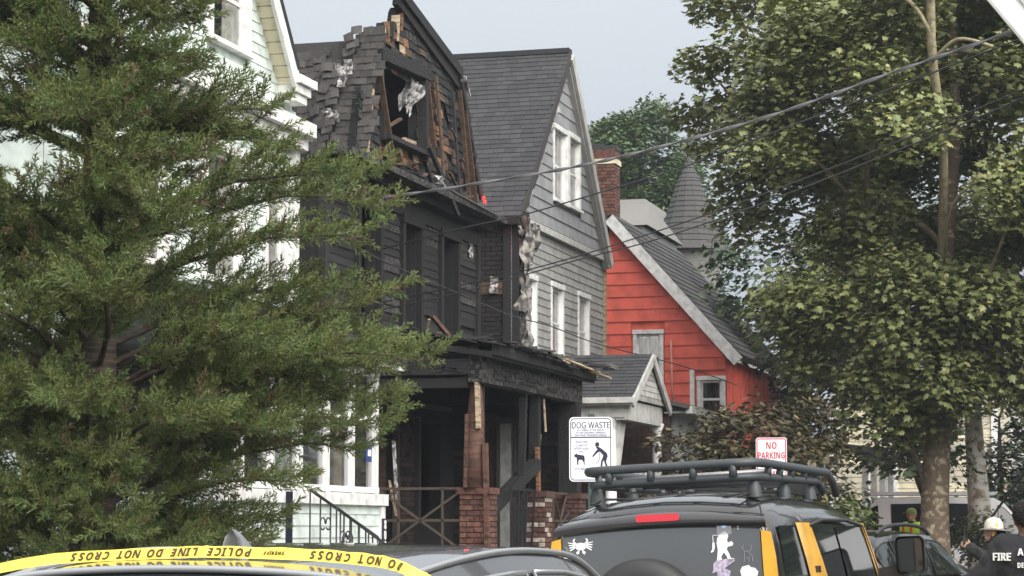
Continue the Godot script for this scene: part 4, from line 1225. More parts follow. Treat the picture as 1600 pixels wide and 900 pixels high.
	# beige house and white house at the end of the view
	var b := thing("beige_house", "cream sided house with pale corner boards behind the tall vehicle", "house", V(-7.6, 0, -72))
	bx(b, "wall", M.beige_side, V(0, 3, -3), V(5.0, 6, 6))
	siding(b, "clapboard", [M.beige_side, M.cream, M.beige_side], V(-2.5, 0, .01), V(1, 0, 0), rect(0, 5, .8, 6.0), [rect(1.0, 1.8, 2.4, 4.0)], .18)
	sash_window(b, V(-2.5, 0, .02), V(1, 0, 0), 1.1, 1.7, 2.5, 3.9, M.white, 0)
	for x in [-2.45, -.6, 2.45]: bx(b, "corner_board", M.white, V(x, 3, .06), V(.2, 6, .08))
	g = Geo.new()
	g.quad(V(-2.9, 5.9, .4), V(2.9, 5.9, .4), V(2.9, 8.2, -3), V(-2.9, 8.2, -3)); g.quad(V(2.9, 5.9, -6.4), V(-2.9, 5.9, -6.4), V(-2.9, 8.2, -3), V(2.9, 8.2, -3))
	geo(b, "roof", g, M.roof_far)
	var w := thing("white_house", "white sided house with a low grey roof behind the pale-barked trunk", "house", V(-2.6, 0, -80))
	bx(w, "wall", M.white, V(0, 3.0, -3), V(6.4, 6.0, 6))
	siding(w, "clapboard", [M.white, M.pale_grey_paint, M.white], V(-3.2, 0, .01), V(1, 0, 0), rect(0, 6.4, .8, 6.0), [], .2)
	g = Geo.new()
	g.quad(V(-3.6, 5.9, .4), V(3.6, 5.9, .4), V(3.6, 8.4, -3), V(-3.6, 8.4, -3)); g.quad(V(3.6, 5.9, -6.4), V(-3.6, 5.9, -6.4), V(-3.6, 8.4, -3), V(3.6, 8.4, -3))
	geo(w, "roof", g, M.roof_far)
	bx(w, "shed_wall", M.pale_grey_paint, V(-2.6, 1.2, 2.6), V(2.4, 2.4, 2.0))
	bx(w, "shed_roof", M.roof_far_b, V(-2.6, 2.75, 2.6), V(2.8, .1, 2.6), Basis(V(1, 0, 0), .5))

# ---------------------------------------------------------------- lettering
func text_on(parent: Node, called: String, s: String, m: Material, at: Vector3, u: Vector3, v: Vector3, cap: float, depth := .003, bold := true, squeeze := 1.0) -> MeshInstance3D:
	var t := TextMesh.new()
	var f := SystemFont.new()
	f.font_names = PackedStringArray(["Droid Sans"])
	f.font_weight = 700 if bold else 400
	t.font = f
	t.text = s
	t.font_size = 48
	t.pixel_size = cap / (48 * .72)
	t.depth = depth
	t.curve_step = 4.0
	t.horizontal_alignment = HORIZONTAL_ALIGNMENT_CENTER
	t.vertical_alignment = VERTICAL_ALIGNMENT_CENTER
	return part(parent, called, t, m, Transform3D(Basis(u.normalized() * squeeze, v.normalized(), u.cross(v).normalized()), at))

func P2(a: Array) -> PackedVector2Array:
	var p := PackedVector2Array()
	for i in range(0, a.size(), 2): p.append(Vector2(a[i], a[i + 1]))
	return p

func rounded(w: float, h: float, r: float, n := 5) -> PackedVector2Array:
	var p := PackedVector2Array()
	for c in [[1, 1, 0], [-1, 1, 1], [-1, -1, 2], [1, -1, 3]]:
		for i in n + 1:
			var t: float = (c[2] + float(i) / n) * PI * .5
			p.append(Vector2(c[0] * (w * .5 - r) + cos(t) * r, c[1] * (h * .5 - r) + sin(t) * r))
	return p

func frame_band(g: Geo, w: float, h: float, r: float, t: float, o: Vector3, u: Vector3, v: Vector3, d: float) -> void:
	var a := rounded(w, h, r)
	var b := rounded(w - t * 2, h - t * 2, maxf(.004, r - t))
	for i in a.size():
		var j := (i + 1) % a.size()
		g.slab(PackedVector2Array([a[i], a[j], b[j], b[i]]), o, u, v, d)

# ---------------------------------------------------------------- signs
func signs() -> void:
	var cam_turn := deg_to_rad(6.0)
	var t := thing("dog_waste_sign", "white dog waste sign with dog and person pictogram on a green post", "sign", V(-4.43, 0, -18.0))
	t.rotation.y = cam_turn
	var u := V(1, 0, 0)
	var v := V(0, 1, 0)
	var g := Geo.new()
	g.bar(V(0, 0, -.02), V(0, 2.42, -.02), .05, .03, V(0, 0, 1))
	geo(t, "post", g, M.post_green)
	var c := V(0, 2.14, .006)
	g = Geo.new(); g.slab(rounded(.345, .51, .035), c, u, v, .004); geo(t, "plate", g, M.sign_white)
	g = Geo.new(); frame_band(g, .325, .49, .03, .006, c + V(0, 0, .004), u, v, .002)
	g.box(c + V(0, .095, .005), V(.315, .008, .002)); geo(t, "border", g, M.sign_ink)
	text_on(t, "lettering", "DOG WASTE", M.sign_ink, c + V(0, .19, .006), u, v, .05, .002, false, .82)
	var k := 0
	for s in ["IS A THREAT TO THE HEALTH", "OF OUR CHILDREN, DEGRADES", "OUR TOWN, TRANSMITS DISEASE"]:
		text_on(t, "lettering", s, M.sign_faint, c + V(0, .152 - k * .02, .006), u, v, .0125, .002, true, .95); k += 1
	k = 0
	for s in ["LEASH AND", "CLEAN UP", "AFTER YOUR", "PET"]:
		text_on(t, "lettering", s, M.sign_faint, c + V(-.075, .06 - k * .027, .006), u, v, .018, .002, false, .85); k += 1
	text_on(t, "lettering", "IT'S REQUIRED BY LAW", M.sign_faint, c + V(0, -.155, .006), u, v, .02, .002, true, .85)
	var dog := P2([-.135, -.03, -.125, -.02, -.115, -.012, -.108, -.02, -.06, -.028, -.052, -.03, -.048, -.06, -.05, -.09, -.042, -.1, -.052, -.1, -.06, -.075, -.07, -.062, -.095, -.062, -.1, -.08, -.098, -.1, -.108, -.1, -.11, -.075, -.112, -.045, -.125, -.04])
	g = Geo.new(); g.slab(dog, c + V(0, -.02, .005), u, v, .002); geo(t, "dog_pictogram", g, M.sign_ink)
	var man := P2([.03, .015, .05, .02, .075, .005, .1, -.015, .118, -.03, .125, -.055, .118, -.075, .112, -.1, .125, -.135, .112, -.138, .098, -.1, .094, -.085, .085, -.1, .082, -.135, .068, -.135, .072, -.095, .085, -.065, .09, -.05, .07, -.025, .055, -.018, .035, -.035, .01, -.06, .002, -.055, .022, -.025, .045, 0])
	g = Geo.new(); g.slab(man, c + V(.01, .0, .005), u, v, .002)
	g.slab(rounded(.032, .036, .015), c + V(.052, .038, .005), u, v, .002); geo(t, "person_pictogram", g, M.sign_ink)
	g = Geo.new(); g.slab(P2([.055, -.03, .06, -.06, .045, -.1, .03, -.12, .035, -.12, .053, -.1, .067, -.06, .06, -.03]), c + V(.01, 0, .005), u, v, .002)
	geo(t, "leash_pictogram", g, M.sign_faint)

	t = thing("no_parking_sign", "white no parking sign with red letters on a steel post", "sign", V(-4.32, 0, -26.0))
	t.rotation.y = cam_turn
	g = Geo.new(); g.bar(V(0, 0, -.02), V(0, 2.5, -.02), .05, .03, V(0, 0, 1)); geo(t, "post", g, M.post_green)
	c = V(0, 2.28, .006)
	g = Geo.new(); g.slab(rounded(.345, .51, .03), c, u, v, .004); geo(t, "plate", g, M.sign_white)
	g = Geo.new(); frame_band(g, .33, .495, .026, .012, c + V(0, 0, .004), u, v, .002); geo(t, "border", g, M.sign_red)
	text_on(t, "lettering", "NO", M.sign_red, c + V(0, .165, .006), u, v, .075, .002, true, .8)
	text_on(t, "lettering", "PARKING", M.sign_red, c + V(0, .055, .006), u, v, .07, .002, true, .72)
	text_on(t, "lettering", "ANY", M.sign_red, c + V(0, -.05, .006), u, v, .06, .002, true, .8)
	text_on(t, "lettering", "TIME", M.sign_red, c + V(0, -.15, .006), u, v, .06, .002, true, .8)

	t = thing("yard_sign", "small pale yard sign with dark scribble before the brick porch", "sign", V(-9.05, 0, -40.2))
	bx(t, "board", M.pale_grey_paint, V(0, 2.48, 0), V(.36, .34, .03))
	g = Geo.new()
	for q in [[-.1, .05, -.03, .08], [-.06, .08, -.06, -.02], [.0, .06, .05, .02], [.05, .1, .03, .0], [.1, .06, .12, -.02]]:
		g.bar(V(q[0], 2.5 + q[1], .02), V(q[2], 2.5 + q[3], .02), .02, .006)
	geo(t, "lettering", g, M.sign_ink)
	bars(t, "stake", M.pale_grey_paint, V(0, 0, 0), V(0, 2.31, 0), .04, .02)

# ---------------------------------------------------------------- cars
func wheel(t: Node3D, c: Vector3, r: float, w: float) -> void:
	var g := Geo.new()
	var b := Basis(V(0, 0, 1), PI * .5)
	g.lathe([Vector2(r * .62, -w * .5), Vector2(r * .95, -w * .5), Vector2(r, -w * .36), Vector2(r, w * .36), Vector2(r * .95, w * .5), Vector2(r * .62, w * .5)], c, 22, b)
	var o := geo(t, "wheel", g, M.rubber)
	g = Geo.new()
	g.lathe([Vector2(0, w * .34), Vector2(r * .2, w * .4), Vector2(r * .58, w * .32), Vector2(r * .63, w * .46)], c, 14, b)
	g.lathe([Vector2(0, -w * .34), Vector2(r * .2, -w * .4), Vector2(r * .58, -w * .32), Vector2(r * .63, -w * .46)], c, 14, b)
	geo(o, "rim", g, M.satin_trim)

# arch: stations [z, y, half width] from the foot of the rear glass over the roof to the foot of the windscreen
func car(t: Node3D, paint: Material, arch: Array, i_rear: int, i_front: int, belt: float, bw: float, z0: float, z1: float, crown: float, wins: Array, wr := .33, trim: Material = null) -> void:
	var rows := []
	for s in arch:
		var row := []
		for k in range(-8, 9):
			var q := k / 8.0
			var cr: float = s[3] if s.size() > 3 else crown
			row.append(V(q * s[2], s[1] - cr * q * q - .018 * pow(absf(q), 9), s[0]))
		rows.append(row)
	for seg in [["rear_window", 0, i_rear, M.car_glass], ["roof", i_rear, i_front, paint], ["windscreen", i_front, arch.size() - 1, M.car_glass]]:
		var g := Geo.new()
		g.loft(rows.slice(seg[1], seg[2] + 1))
		geo(t, seg[0], g, seg[3])
	for s in [-1, 1]:
		var top := []
		var low := []
		var mid := []
		for i in arch.size():
			var e: Vector3 = rows[i][16 if s > 0 else 0]
			top.append(e)
			var lo := V(s * bw, belt, e.z)
			low.append(lo)
			mid.append(e.lerp(lo, .5) + V(s * .02, 0, 0))
		var g := Geo.new()
		g.loft([top, mid, low])
		geo(t, "door_side", g, paint)
		for w in wins:
			g = Geo.new()
			var a := []
			var b := []
			for k in 9:
				var f: float = lerpf(w[0], w[1], k / 8.0)
				var i := mini(int(f), arch.size() - 2)
				var fr := f - i
				var tp: Vector3 = top[i].lerp(top[i + 1], fr)
				var lo: Vector3 = low[i].lerp(low[i + 1], fr)
				var md: Vector3 = mid[i].lerp(mid[i + 1], fr)
				a.append(tp.lerp(md, .24) + V(s * .014, 0, 0))
				b.append(lo.lerp(md, .05) + V(s * .014, 0, 0))
			var m := []
			for k in 9: m.append(a[k].lerp(b[k], .5) + V(s * .012, 0, 0))
			g.loft([a, m, b])
			var o := geo(t, "side_window", g, M.car_glass)
			g = Geo.new()
			var ring: Array = a.duplicate()
			g.tube(ring, .009, 6)
			g.tube([a[0], m[0], b[0]], .007, 5); g.tube([a[8], m[8], b[8]], .007, 5)
			geo(o, "window_trim", g, trim if trim != null else M.satin_trim)
	# lower body
	var g2 := Geo.new()
	var secs := []
	var n := 12
	for i in n + 1:
		var f := float(i) / n
		var z := lerpf(z0, z1, f)
		var endp := pow(absf(f * 2.0 - 1.0), 6.0)
		var w := bw + .06 - .16 * endp
		var hood := belt - (.04 if f < .25 else 0.0) - (.1 * smoothstep(.62, 1.0, f)) - .1 * endp
		secs.append([V(-w + .08, .25, z), V(-w, .38, z), V(-w, .7, z), V(-w + .03, hood - .04, z), V(-w + .1, hood + .01, z), V(0, hood + .03, z), V(w - .1, hood + .01, z), V(w - .03, hood - .04, z), V(w, .7, z), V(w, .38, z), V(w - .08, .25, z)])
	g2.loft(secs)
	for e in [0, n]:
		for k in range(1, 9): g2.tri(secs[e][0], secs[e][k], secs[e][k + 1])
		g2.tri(secs[e][0], secs[e][9], secs[e][10])
	geo(t, "body", g2, paint)
	for z in [z0 - .85, z1 + .85]:
		for s in [-1, 1]: wheel(t, V(s * (bw - .02), wr, z), wr, .22)

func sedan() -> void:
	var t := thing("graphite_sedan", "dark graphite sedan with police tape draped over its roof", "car", V(-2.57, 0, -6.95))
	t.rotation.y = deg_to_rad(-4.3)
	var arch := [[1.65, 1.0, .66], [1.3, 1.2, .63], [1.02, 1.36, .6, .03], [.95, 1.392, .6, .03], [.75, 1.42, .605, .028], [.4, 1.447, .61, .018], [0, 1.462, .61], [-.4, 1.455, .61], [-.7, 1.425, .6], [-1.0, 1.32, .61], [-1.7, .98, .68]]
	car(t, M.paint_graphite, arch, 3, 8, .95, .8, 2.35, -2.4, .012, [[1.2, 3.4], [3.6, 6.1], [6.3, 9.2]])
	# bright edge of the boot lid over the rear window and along the roof
	var g := Geo.new()
	var pts := []
	for k in range(-10, 11):
		var q := k / 10.0
		pts.append(V(q * .6, 1.395 - .03 * q * q - .02 * pow(absf(q), 9), .97 + .035 * pow(absf(q), 6)))
	g.tube(pts, .011, 8)
	geo(t, "rear_lip", g, M.satin_trim)
	for s in [-1, 1]:
		g = Geo.new(); pts = []
		for a in arch.slice(3): pts.append(V(s * (a[2] + .004), a[1] - .012 - (a[3] if a.size() > 3 else .012), a[0]))
		pts = smooth_path(pts, 3)
		g.tube(pts, .011, 6)
		geo(t, "roof_moulding", g, M.satin_trim)
	# aerial fin
	g = Geo.new()
	var fin := []
	for i in 6:
		var f := i / 5.0
		var h := .075 * (1.0 - pow(f, 1.6)) + .006
		var w := .034 * (1.0 - .55 * f)
		var y := 1.425
		fin.append([V(-w, y, .66 - f * .17), V(-w * .55, y + h * .7, .655 - f * .165), V(0, y + h, .65 - f * .16), V(w * .55, y + h * .7, .655 - f * .165), V(w, y, .66 - f * .17)])
	g.loft(fin)
	g.quad(fin[0][0], fin[0][1], fin[0][3], fin[0][4]); g.tri(fin[0][1], fin[0][2], fin[0][3])
	geo(t, "aerial_fin", g, M.satin_trim)

func smooth_path(p: Array, n: int) -> Array:
	var out := []
	for i in p.size() - 1:
		var a: Vector3 = p[maxi(i - 1, 0)]
		var d: Vector3 = p[mini(i + 2, p.size() - 1)]
		for k in n: out.append(p[i].cubic_interpolate(p[i + 1], a, d, float(k) / n))
	out.append(p[-1])
	return out

# yellow tape standing on edge across the sedan's roof, folded down over its right side
func police_tape() -> void:
	var t := thing("police_tape", "yellow police line tape lying across the graphite roof", "tape", V(-2.57, 0, -6.95))
	t.rotation.y = deg_to_rad(-4.3)
	var w := .041
	# stations: bottom point and the direction of the width
	var lean := V(0, .8, -.6)
	var st := [
		[V(-1.35, 1.3, .5), lean], [V(-.95, 1.345, .62), lean], [V(-.62, 1.392, .72), lean], [V(-.45, 1.407, .74), lean], [V(-.1, 1.422, .75), lean],
		[V(.0, 1.423, .75), lean], [V(.3, 1.416, .77), lean], [V(.5, 1.402, .8), lean], [V(.58, 1.392, .83), V(.1, .7, -.7)], [V(.635, 1.378, .86), V(.35, .5, -.8)], [V(.68, 1.35, .82), V(.45, .2, -.9)], [V(.74, 1.22, .74), V(.5, .1, -.9)], [V(.8, 1.05, .66), V(.5, .05, -.9)]]
	var a := []
	var b := []
	for s in st:
		a.append(s[0]); b.append(s[0] + s[1].normalized() * w)
	a = smooth_path(a, 6); b = smooth_path(b, 6)
	for i in a.size():
		var rip := .004 * (sin(i * 1.9) + .8 * sin(i * 4.3 + 1.0)) * (1.0 if i > 8 else .5)
		a[i] += V(0, 0, rip * .4); b[i] += V(0, rip * .3, rip)
	var g := Geo.new()
	g.loft([a, b])
	geo(t, "strip", g, M.tape)
	# the words run upside down from right to left, each letter laid on the strip
	var put := func(s: String, start: float, advance: float, cap: float):
		var x := start
		for ci in s.length():
			var ch := s[ci]
			if ch != " ":
				for i in a.size() - 1:
					if a[i].x <= x and a[i + 1].x > x:
						var f: float = (x - a[i].x) / (a[i + 1].x - a[i].x)
						var lo: Vector3 = a[i].lerp(a[i + 1], f)
						var hi: Vector3 = b[i].lerp(b[i + 1], f)
						var u: Vector3 = (a[i] - a[i + 1]).normalized()
						var v: Vector3 = (lo - hi).normalized()
						var nn := u.cross(v).normalized()
						text_on(t, "letter", ch, M.tape_ink, (lo + hi) * .5 + nn * .0025, u, v, cap, .002, true, .95)
						break
			var nx := s[mini(ci + 1, s.length() - 1)]
			x -= advance * .5 * ((.5 if ch == "I" else .7 if ch == " " else 1.0) + (.5 if nx == "I" else .7 if nx == " " else 1.0))
	put.call("POLICE LINE DO NOT CROSS", .1, .0275, .027)
	put.call("DO NOT CROSS", .6, .028, .027)
	put.call("LINE", .72, .02, .03)
	put.call("SHERIFF", .215, .011, .011)

func suv() -> void:
	var t := thing("black_yellow_suv", "black off-road wagon with yellow pillars and a tubular roof rack", "car", V(-3.23, 0, -15.3))
	t.rotation = Vector3(0, deg_to_rad(-6.2), deg_to_rad(2.6))
	# stations [z, roof height, width factor]
	var sts := [[.0, 1.565, .965], [-.03, 1.63, .97], [-.1, 1.685, .98], [-.3, 1.735, .99], [-.7, 1.765, 1.0], [-1.3, 1.77, 1.0], [-1.9, 1.745, .99], [-2.3, 1.70, .98], [-2.5, 1.64, .97], [-2.72, 1.4, .98], [-2.95, 1.14, 1.0]]
	var rows := []
	for s in sts:
		var row := []
		var r: float = s[1]
		for q in [[-.84, 1.1], [-.825, 1.25], [-.80, 1.42], [-.775, 1.545], [-.735, 1.625], [-.66, 1.69], [-.5, 1.735], [-.25, 1.76], [0, 1.77], [.25, 1.76], [.5, 1.735], [.66, 1.69], [.735, 1.625], [.775, 1.545], [.80, 1.42], [.825, 1.25], [.84, 1.1]]:
			var y: float = 1.1 + (q[1] - 1.1) * (r - 1.1) / .67
			row.append(V(q[0] * s[2], y, s[0]))
		rows.append(row)
	var g := Geo.new()
	g.loft(rows.slice(0, 9))
	geo(t, "roof_shell", g, M.paint_black)
	g = Geo.new()
	g.loft(rows.slice(8, 11))
	geo(t, "windscreen", g, M.car_glass)
	g = Geo.new()
	g.smooth(false)
	var back: Array = rows[0]
	for k in back.size() - 1:
		g.tri(V(0, 1.1, 0), back[k], back[k + 1])
	geo(t, "tailgate", g, M.paint_black)
	# rear glass with a curved upper edge, tailgate lid, brake light
	var gl := PackedVector2Array()
	gl.append(Vector2(-.7, 1.02)); gl.append(Vector2(.7, 1.02))
	for k in 11:
		var q := 1.0 - k / 5.0
		gl.append(Vector2(q * (.7 - .01), 1.512 - .03 * q * q))
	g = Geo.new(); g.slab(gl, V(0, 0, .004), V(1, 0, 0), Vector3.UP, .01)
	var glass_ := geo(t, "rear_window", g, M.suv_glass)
	g = Geo.new()
	var lid := []
	for k in 13:
		var q := k / 6.0 - 1.0
		var top := 1.512 - .03 * q * q
		lid.append([V(q * .74, top + .006, .012), V(q * .74, top + .025, .034), V(q * .735, top + .06, .036), V(q * .72, top + .1 - .02 * q * q, .0), V(q * .71, top + .125 - .03 * q * q, -.05)])
	g.loft(lid)
	geo(t, "tailgate_lid", g, M.paint_black)
	g = Geo.new(); g.slab(rounded(.3, .05, .014), V(0, 1.582, .03), V(1, 0, 0), V(0, 1, -.25).normalized(), .014)
	geo(t, "brake_light", g, M.lens_red)
	for s in [-1, 1]:
		g = Geo.new()
		g.slab(P2([s * .71, .9, s * .815, .9, s * .79, 1.3, s * .765, 1.46, s * .70, 1.475]) if s > 0 else P2([s * .815, .9, s * .71, .9, s * .70, 1.475, s * .765, 1.46, s * .79, 1.3]), V(0, 0, .006), V(1, 0, 0), Vector3.UP, .016)
		geo(t, "rear_pillar", g, M.paint_yellow)
	# side panels: map (z, y) to the shell with an outward offset
	for s in [-1, 1]:
		var on := func(z: float, y: float, d: float) -> Vector3:
			var x := .0
			for p in [[1.0, .85, 1.25, .825], [1.25, .825, 1.42, .80], [1.42, .80, 1.7, .755]]:
				if y >= p[0] and y <= p[2]: x = lerpf(p[1], p[3], (y - p[0]) / (p[2] - p[0]))
			return V(s * (x + d) * (.965 + .035 * clampf(-z / .6, 0, 1)), y, z)
		for q in [["quarter_window", M.car_glass, -.13, -.62, -.1, -.74, 1.06, 1.5, .008], ["side_pillar", M.paint_yellow, -.5, -.86, -.66, -1.14, 1.02, 1.52, .016], ["door_window", M.car_glass, -.86, -1.5, -1.12, -1.62, 1.1, 1.5, .01], ["door_window", M.car_glass, -1.56, -2.3, -1.68, -2.56, 1.1, 1.5, .01], ["windscreen_pillar", M.paint_yellow, -2.32, -2.4, -2.6, -2.72, 1.05, 1.52, .018]]:
			g = Geo.new()
			var rr := []
			for i in 5:
				var f := i / 4.0
				var y: float = lerpf(q[6], q[7], f)
				var ra := []
				for j in 4: ra.append(on.call(lerpf(lerpf(q[4], q[2], f), lerpf(q[5], q[3], f), j / 3.0), y, q[8]))
				rr.append(ra)
			g.loft(rr)
			geo(t, q[0], g, q[1])
		g = Geo.new()
		g.tube([on.call(-.84, 1.5, .014), on.call(-1.2, 1.54, .014), on.call(-1.9, 1.54, .014), on.call(-2.36, 1.5, .014), on.call(-2.62, 1.12, .014)], .014, 6)
		geo(t, "door_seal", g, M.plastic)
		# mirror
		g = Geo.new()
		var mc := V(s * 1.12, 1.27, -2.5)
		var mrows := []
		for i in 5:
			var f := i / 4.0
			var sc := sqrt(1.0 - pow(f, 3.0) * .75)
			var r2 := []
			for p in rounded(.22 * sc, .28 * sc, .045 * sc): r2.append(mc + V(p.x, p.y, -f * .16))
			r2.append(r2[0])
			mrows.append(r2)
		g.loft(mrows)
		g.bar(mc + V(-s * .05, -.1, -.08), mc + V(-s * .32, -.14, -.1), .06, .08)
		var mo := geo(t, "mirror", g, M.plastic)
		g = Geo.new(); g.slab(rounded(.185, .245, .035), mc + V(0, 0, -.004), V(1, 0, 0), Vector3.UP, .01)
		geo(mo, "mirror_glass", g, M.car_glass)
	text_on(t, "badge", "TERR", M.plastic, V(.85, 1.2, -.83), V(0, 0, -1), Vector3.UP, .045, .004)
	for x in [-.745, .745]:
		g = Geo.new(); g.tube([V(x, 1.02, .012), V(x * .985, 1.45, .012), V(x * .95, 1.56, .0), V(x * .9, 1.65, -.08)], .006, 5); geo(t, "tailgate_seam", g, M.rubber)
	g = Geo.new()
	for s in [-1, 1]: g.tube([V(s * .52, 1.70, -.12), V(s * .53, 1.738, -.4), V(s * .53, 1.752, -1.3), V(s * .52, 1.72, -2.1)], .009, 5)
	geo(t, "roof_seam", g, M.rubber)
	# lower body, bonnet, wheels, spare
	g = Geo.new()
	var secs := []
	for q in [[.02, .98, .86], [-.1, 1.1, .9], [-1.5, 1.1, .93], [-2.9, 1.1, .92], [-3.6, 1.08, .9], [-4.2, 1.02, .86], [-4.35, .9, .8]]:
		var z: float = q[0]
		var w: float = q[2]
		secs.append([V(-w + .06, .42, z), V(-w, .55, z), V(-w, .8, z), V(-w + .06, q[1] - .02, z), V(-w + .12, q[1], z), V(w - .12, q[1], z), V(w - .06, q[1] - .02, z), V(w, .8, z), V(w, .55, z), V(w - .06, .42, z)])
	g.loft(secs, false)
	for k in range(1, 9):
		g.tri(secs[0][0], secs[0][k], secs[0][k + 1]); g.tri(secs[6][0], secs[6][k], secs[6][k + 1])
	geo(t, "body", g, M.paint_yellow)
	for z in [-.85, -3.5]:
		for s in [-1, 1]: wheel(t, V(s * .8, .4, z), .4, .27)
	g = Geo.new()
	g.lathe([Vector2(0, .19), Vector2(.3, .19), Vector2(.37, .17), Vector2(.395, .12), Vector2(.395, .02), Vector2(.3, 0)], V(-.1, .925, .03), 40, Basis(V(1, 0, 0), PI * .5))
	geo(t, "spare_wheel_cover", g, M.plastic)
	g = Geo.new(); g.tube([V(.26, 1.06, .03), V(.26, 1.06, .12), V(.26, 1.19, .12)], .016, 7)
	geo(t, "wiper_stub", g, M.plastic)
	# decals on the rear window
	var R := V(1, 0, 0)
	var U := Vector3.UP
	var zz := .0155
	g = Geo.new()
	var crab := PackedVector2Array()
	for k in 14: crab.append(Vector2(cos(TAU * k / 14) * .042, sin(TAU * k / 14) * .025))
	g.slab(crab, V(-.56, 1.42, zz), R, U, .002)
	for s in [-1, 1]:
		for k in 4:
			var a0 := -.5 + k * .3
			g.slab(P2([s * .03, -.005 + k * .006, s * (.075 + .004 * k), -.03 + k * .018, s * (.08 + .004 * k), -.024 + k * .018, s * .034, .004 + k * .006]), V(-.56, 1.42, zz), R, U, .002)
		g.slab(P2([s * .02, .015, s * .045, .035, s * .035, .055, s * .05, .05, s * .056, .035, s * .04, .015]), V(-.56, 1.42, zz), R, U, .002)
		g.slab(P2([s * .01, -.02, s * .035, -.04, s * .025, -.055, s * .012, -.045]), V(-.56, 1.42, zz), R, U, .002)
	geo(glass_, "sticker", g, M.decal_white)
	g = Geo.new(); g.box(V(-.66, 1.35, zz), V(.055, .016, .003)); g.box(V(-.625, 1.333, zz), V(.03, .014, .003)); geo(glass_, "sticker", g, M.decal_white)
	g = Geo.new()
	var o := V(.44, 1.36, zz)
	g.slab(P2([-.02, .1, .01, .115, .03, .105, .036, .085, .026, .06, .03, .04, .055, .05, .068, .035, .06, .02, .03, .015, .02, .0, .035, -.03, .045, -.06, .068, -.062, .066, -.078, .03, -.08, .02, -.05, -.0, -.02, -.02, -.05, -.012, -.075, -.035, -.08, -.05, -.07, -.045, -.04, -.04, -.0, -.046, .04, -.04, .075]), o, R, U, .002)
	geo(glass_, "sticker", g, M.decal_white)
	g = Geo.new()
	g.slab(P2([-.075, .045, -.062, .05, -.06, .015, -.07, -.015, -.09, -.02, -.085, -.008, -.078, .0]), o, R, U, .002); g.bar(o + V(-.07, .05, 0), o + V(-.07, .09, 0), .007, .003); g.bar(o + V(-.07, .093, 0), o + V(-.02, .093, 0), .007, .003)
	geo(glass_, "sticker", g, M.decal_white)
	g = Geo.new(); g.slab(rounded(.1, .1, .006), V(.45, 1.535 - .03, zz), R, U, .002); geo(glass_, "sticker", g, M.decal_clear)
	g = Geo.new(); g.slab(rounded(.035, .035, .016), V(.45, 1.515, zz + .002), R, U, .002); geo(glass_, "sticker", g, M.decal_blue)
	g = Geo.new()
	for q in [[-.02, .06, -.035, .045], [-.035, .045, -.02, .02], [-.02, .02, .02, .02], [.02, .02, .035, .05], [.035, .05, .018, .06], [0, .02, .03, -.01], [.03, -.01, .035, -.05], [-.02, .02, -.025, -.05], [.01, -.01, .008, -.05], [-.015, -.02, .0, -.03]]:
		g.bar(V(.6 + q[0], 1.32 + q[1], zz), V(.6 + q[2], 1.32 + q[3], zz), .005, .003)
	geo(glass_, "sticker", g, M.sign_faint)
	g = Geo.new(); g.slab(P2([-.075, .03, -.06, .05, .02, .062, .066, .06, .07, .045, .03, .02, .0, .0, .04, -.02, .03, -.06, -.05, -.06, -.055, -.02, -.09, -.03, -.08, -.015]), V(.44, 1.235, zz), R, U, .002)
	geo(glass_, "sticker", g, M.decal_lilac)
	g = Geo.new(); g.slab(P2([-.06, .0, -.045, .025, .0, .035, .012, .02, .04, .015, .062, -.01, .05, -.05, -.05, -.05]), V(.605, 1.215, zz), R, U, .002)
	geo(glass_, "sticker", g, M.decal_white)
	for q in [[-.665, 1.415], [-.655, 1.4], [.545, 1.51], [.545, 1.488]]:
		g = Geo.new(); g.slab(rounded(.018, .018, .008), V(q[0], q[1], zz), R, U, .002); geo(glass_, "rivet", g, M.reflector)
	# tubular rack: two loops joined by stubs
	var loop := func(x: float, zb: float, zf: float, yb: float, yf: float, r: float) -> Array:
		var p := []
		for c in [[-x, zf, yf], [-x, zb, yb], [x, zb, yb], [x, zf, yf]]: p.append(V(c[0], c[2], c[1]))
		var out := [p[0]]
		for i in [1, 2]:
			var din: Vector3 = (p[i] - p[i - 1]).normalized()
			var dout: Vector3 = (p[i + 1] - p[i]).normalized()
			for k in 7:
				var f := k / 6.0
				var a: Vector3 = p[i] - din * r * (1.0 - f)
				var b: Vector3 = p[i] + dout * r * f
				out.append(a.lerp(b, f))
		out.append(p[3])
		return out
	g = Geo.new()
	var up: Array = loop.call(.62, -.22, -2.1, 1.93, 1.9, .2)
	up.append(V(.62, 1.83, -2.28)); up.append(V(.62, 1.74, -2.36))
	up.push_front(V(-.62, 1.83, -2.28)); up.push_front(V(-.62, 1.74, -2.36))
	g.tube(up, .031, 10)
	geo(t, "rack_rail", g, M.rack_paint)
	g = Geo.new()
	var dn: Array = loop.call(.6, -.24, -1.9, 1.835, 1.83, .2)
	dn.append(V(.6, 1.76, -2.05)); dn.push_front(V(-.6, 1.76, -2.05))
	g.tube(dn, .028, 10)
	geo(t, "rack_rail", g, M.rack_paint)
	for x in [-.42, -.12, .18, .46]:
		g = Geo.new(); g.tube([V(x, 1.84, -.23), V(x, 1.92, -.22)], [.03, .026], 8); geo(t, "rack_stub", g, M.rack_paint)
	for s in [-1, 1]:
		for z in [-.55, -.85, -1.15, -1.5, -1.85]:
			g = Geo.new(); g.tube([V(s * .6, 1.83, z), V(s * .62, 1.92, z)], [.028, .024], 8); geo(t, "rack_stub", g, M.rack_paint)
		for z in [-.36, -1.1, -1.8]:
			g = Geo.new(); g.lathe([Vector2(.055, 1.70), Vector2(.05, 1.76), Vector2(.032, 1.81), Vector2(.03, 1.83)], V(s * .56, 0, z), 10); geo(t, "rack_foot", g, M.rack_paint)
